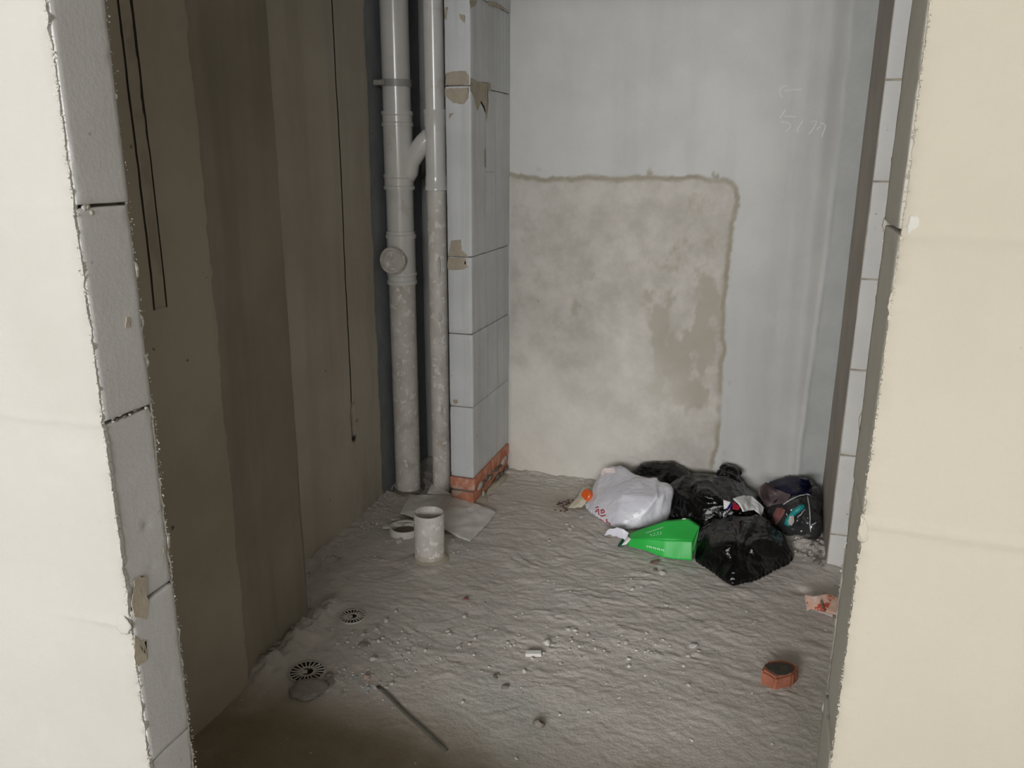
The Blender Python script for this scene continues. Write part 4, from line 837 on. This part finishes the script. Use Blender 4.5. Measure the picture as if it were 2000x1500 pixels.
tag(bag('rubbish_bag', [Hc], 'black', None, .008, 2, .005, 5, 930, [((-.03, 2.84, -1.25), .22, 2.2), ((-.16, 2.93, -1.2), .16, 2.6), ((.10, 2.96, -1.22), .15, 3)], radial=.013, facet=.013, jitter=.0008, sub=1, shrink=-.006), 'black rubbish bag lying frontmost in the heap with a pointed corner towards us', 'bag', 'black rubbish bags')
# clear bag with dark contents
Hd = [onY(1484, 958, 3.30), onY(1502, 943, 3.31), onY(1545, 934, 3.32), onY(1580, 936, 3.31), onY(1598, 958, 3.24), onY(1604, 1000, 3.12), onY(1602, 1040, 3.04), onY(1572, 1062, 3.02), onY(1535, 1055, 3.04), onY(1495, 1005, 3.14), onY(1560, 990, 3.05), fl((.06, 3.33)), fl((.24, 3.33)), fl((.25, 3.06)), fl((.14, 3.06))]
tag(bag('rubbish_bag', [Hd], 'black', None, .009, 3, .007, 7, 940, xmax=.258, shrink=.012), 'black rubbish bag inside the clear film bag by the right wall', 'bag', 'black rubbish bags')
sh = bag('clear_bag', [Hd], 'film', None, .009, 2, .006, 7, 950, [((.2, 3.1, -1.2), .2, 2.5)], xmax=.265, shrink=-.006)
tag(sh, 'clear plastic film bag wrapped round dark rubbish at the right wall', 'bag')
dsh = BVHTree.FromObject(sh, bpy.context.evaluated_depsgraph_get())
def onbag(bvh, x, y, off=.0):
    h_ = hit(bvh, x, y)
    return (h_[0]+h_[1]*off) if h_[0] else onY(x, y, 3.1)
def patch(name, rows, bvh, mat, off, seed, th=.002, amp=.002, div=8, parent=None):
    R_ = [[onbag(bvh, x, y, off) for x, y in row] for row in rows]; nr, nc = len(R_), len(R_[0]); P = []
    for i in range((nr-1)*div+1):
        r_ = min(i//div, nr-2); u = i/div-r_; row = []
        for j in range((nc-1)*div+1):
            c = min(j//div, nc-2); v = j/div-c; row.append(tuple(R_[r_][c].lerp(R_[r_][c+1], v).lerp(R_[r_+1][c].lerp(R_[r_+1][c+1], v), u)))
        P.append(row)
    A = np.array(P); A += np.array([0, -.7, .7])*(amp*(1-2*np.abs(fbm(A[..., 0]*28, A[..., 2]*28, A[..., 1]*28, 2, seed))))[..., None]
    o = surf(name, A, (0, -.7, .7), None, mat, parent); md = o.modifiers.new('thick', 'SOLIDIFY'); md.thickness = th; md.offset = 0; return o
def Z2(x, y): return (1320+x/5.356, 880+y/5.356)
zz2 = lambda L_: [[Z2(*p) for p in r] for r in L_]
tag(patch('folded_box', zz2([[(985, 340), (1150, 290), (1300, 290), (1385, 305)], [(1030, 390), (1150, 370), (1300, 360), (1415, 380)], [(1200, 470), (1270, 465), (1340, 455), (1415, 460)]]), dsh, 'navy', .004, 961, .006), 'dark navy folded box at the top of the clear bag', 'box')
tag(patch('grey_wrapper', zz2([[(860, 390), (940, 330), (1040, 380), (1190, 385)], [(880, 480), (980, 470), (1080, 480), (1205, 480)], [(960, 600), (1020, 570), (1080, 560), (1150, 560)]]), dsh, 'dusk', .003, 962), 'crumpled grey-pink wrapper pressed under the clear film', 'wrapper')
tag(patch('rosy_wrapper', zz2([[(1060, 600), (1110, 600), (1150, 620)], [(1020, 680), (1080, 680), (1130, 670)], [(1000, 760), (1050, 775), (1085, 740)]]), dsh, 'rosy', .003, 963), 'dull rosy wrapper low in the clear bag beside the front black bag', 'wrapper')
T = [onbag(dsh, *Z2(x, y), .006) for x, y in ((1330, 590), (1290, 620), (1250, 650), (1215, 690), (1185, 740), (1165, 785))]
tag(tube('teal_bottle', T, [.010, .011, .011, .010, .013, .012], 'teal', None, 12), 'small teal plastic bottle seen through the clear bag', 'bottle')
tag(patch('pale_label', zz2([[(1215, 700), (1245, 680), (1270, 690)], [(1215, 770), (1240, 775), (1262, 750)]]), dsh, 'packet_white', .016, 964), 'pale pinkish tag lying beside the teal bottle', 'tag')
for st in ([(1130, 570), (1200, 525), (1290, 480), (1370, 462), (1410, 480)], [(1385, 480), (1392, 600), (1400, 720), (1412, 890)], [(1420, 780), (1480, 745)], [(1280, 690), (1370, 590)]):
    P = []
    for a, b in zip(st, st[1:]):
        for k in range(4): P.append(onbag(dsh, *Z2(a[0]+(b[0]-a[0])*k/4, a[1]+(b[1]-a[1])*k/4), .004))
    tube('film_fold', P, .0019, 'foldwhite', sh, 6)
# crumpled white wrapper with violet and red print on top
dmid = BVHTree.FromObject(bpy.data.objects['rubbish_bag.001'], bpy.context.evaluated_depsgraph_get())
wwr = patch('white_wrapper', zz2([[(610, 550), (690, 518), (770, 520), (820, 570), (880, 630)], [(640, 590), (700, 580), (770, 575), (820, 610), (900, 655)], [(660, 630), (720, 640), (790, 640), (830, 670), (868, 695)]]), dmid, 'white', .018, 965, .006, .007)
tag(wwr, 'crumpled white wrapper with violet and red print on the middle black bag', 'wrapper')
patch('violet_print', zz2([[(530, 570), (590, 580)], [(520, 595), (580, 605)]]), dmid, 'violet', .018, 966, .004, .001, 5, wwr)
patch('red_print', zz2([[(592, 580), (645, 605)], [(585, 610), (635, 625)]]), dmid, 'redink', .018, 967, .004, .001, 5, wwr)
patch('white_end', zz2([[(505, 545), (540, 550)], [(500, 590), (525, 585)]]), dmid, 'white', .018, 968, .004, .001, 5, wwr)

# green card bag, folded flat and leaning on the heap
def quadpatch(name, rows, mat, parent, amp=.0015, seed=1, th=.003, div=10):
    nr, nc = len(rows), len(rows[0]); P = []
    for i in range((nr-1)*div+1):
        r_ = min(i//div, nr-2); u = i/div-r_; row = []
        for j in range((nc-1)*div+1):
            c = min(j//div, nc-2); v = j/div-c; row.append(tuple(rows[r_][c].lerp(rows[r_][c+1], v).lerp(rows[r_+1][c].lerp(rows[r_+1][c+1], v), u)))
        P.append(row)
    A = np.array(P); A[..., 2] += amp*fbm(A[..., 0]*14, A[..., 1]*14, 0, 3, seed)
    o = surf(name, A, (0, -.6, .8), None, mat, parent); md = o.modifiers.new('thick', 'SOLIDIFY'); md.thickness = th; md.offset = -1; return o
gb = tag(empty('card_bag', onZ(1290, 1090, FLOOR)), 'bright green card gift bag with white printing, folded flat against the heap', 'bag')
up = [[onZ(1230, 1042, zf+.035), onZ(1262, 1030, zf+.07), onZ(1300, 1017, zf+.105), onZ(1344, 1013, zf+.115), onZ(1366, 1028, zf+.105)],
      [onZ(1226, 1053, zf+.030), onZ(1262, 1053, zf+.052), onZ(1300, 1054, zf+.066), onZ(1330, 1055, zf+.072), onZ(1352, 1057, zf+.075)]]
lw = [up[1], [onZ(1226, 1066, zf+.006), onZ(1258, 1075, zf+.010), onZ(1295, 1088, zf+.008), onZ(1325, 1093, zf+.010), onZ(1352, 1096, zf+.008)]]
g1_ = quadpatch('upper_panel', up, 'green', gb, .002, 31); g2_ = quadpatch('lower_panel', lw, 'green', gb, .002, 32)
bk_ = [[p+Vector((.0, .012, -.004)) for p in up[0]], [Vector((p.x, p.y+.07, FLOOR+.004)) for p in lw[1]]]
quadpatch('rear_panel', bk_, 'green', gb, .001, 33)
quadpatch('mouth_edge', [[onZ(1222, 1043, zf+.03), onZ(1231, 1046, zf+.034)], [onZ(1206, 1066, zf+.006), onZ(1216, 1066, zf+.010)]], 'darkgreen', gb, 0, 34, .004, 4)
quadpatch('mouth_edge', [[onZ(1226, 1047, zf+.036), onZ(1232, 1052, zf+.038)], [onZ(1214, 1065, zf+.012), onZ(1224, 1063, zf+.016)]], 'white', gb, 0, 35, .002, 4)
bg = [BVHTree.FromObject(q, bpy.context.evaluated_depsgraph_get()) for q in (g1_, g2_)]
def gstroke(st, w, bvh):
    P = []; nn = Vector()
    for a, b in zip(st, st[1:]):
        for k in range(3):
            h_ = hit(bvh, *Z1(a[0]+(b[0]-a[0])*k/2.999, a[1]+(b[1]-a[1])*k/2.999))
            if h_[0]: P.append(h_[0]); nn += h_[1]
    if len(P) > 1:
        nn.normalize(); nn = nn if nn.dot(CF) < 0 else -nn; stroke('white_print', P, w, nn, 'white', gb, .0008)
gstroke([(1300, 677), (1360, 670), (1420, 664)], .0055, bg[0])
# headline of tall characters, a dotted small line, a footer line
for k in range(10):
    x0 = 1010+k*17; y0 = 806-k*5.6; gstroke([(x0, y0), (x0+12, y0-4-(k % 2)*2)], .0026, bg[0]); gstroke([(x0+5, y0-9), (x0+6, y0+3)], .0018, bg[0])
for x0, y0 in ((1056, 820), (1092, 808), (1124, 802), (1155, 798)): gstroke([(x0-5, y0+2), (x0+8, y0-3)], .0042, bg[0])
for k in range(5):
    x0 = 1058+k*22; y0 = 834-k*4.5; gstroke([(x0, y0), (x0+15, y0-3)], .0018, bg[0])
for k in range(9):
    x0 = 1018+k*20; y0 = 936+k*5; gstroke([(x0, y0-9), (x0+1, y0+9)], .0024, bg[1]); gstroke([(x0, y0-7), (x0+11, y0-3)], .0022, bg[1])
    if k % 2: gstroke([(x0+10, y0-6), (x0+11, y0+12)], .0024, bg[1])
    else: gstroke([(x0+1, y0+7), (x0+12, y0+10)], .0022, bg[1])
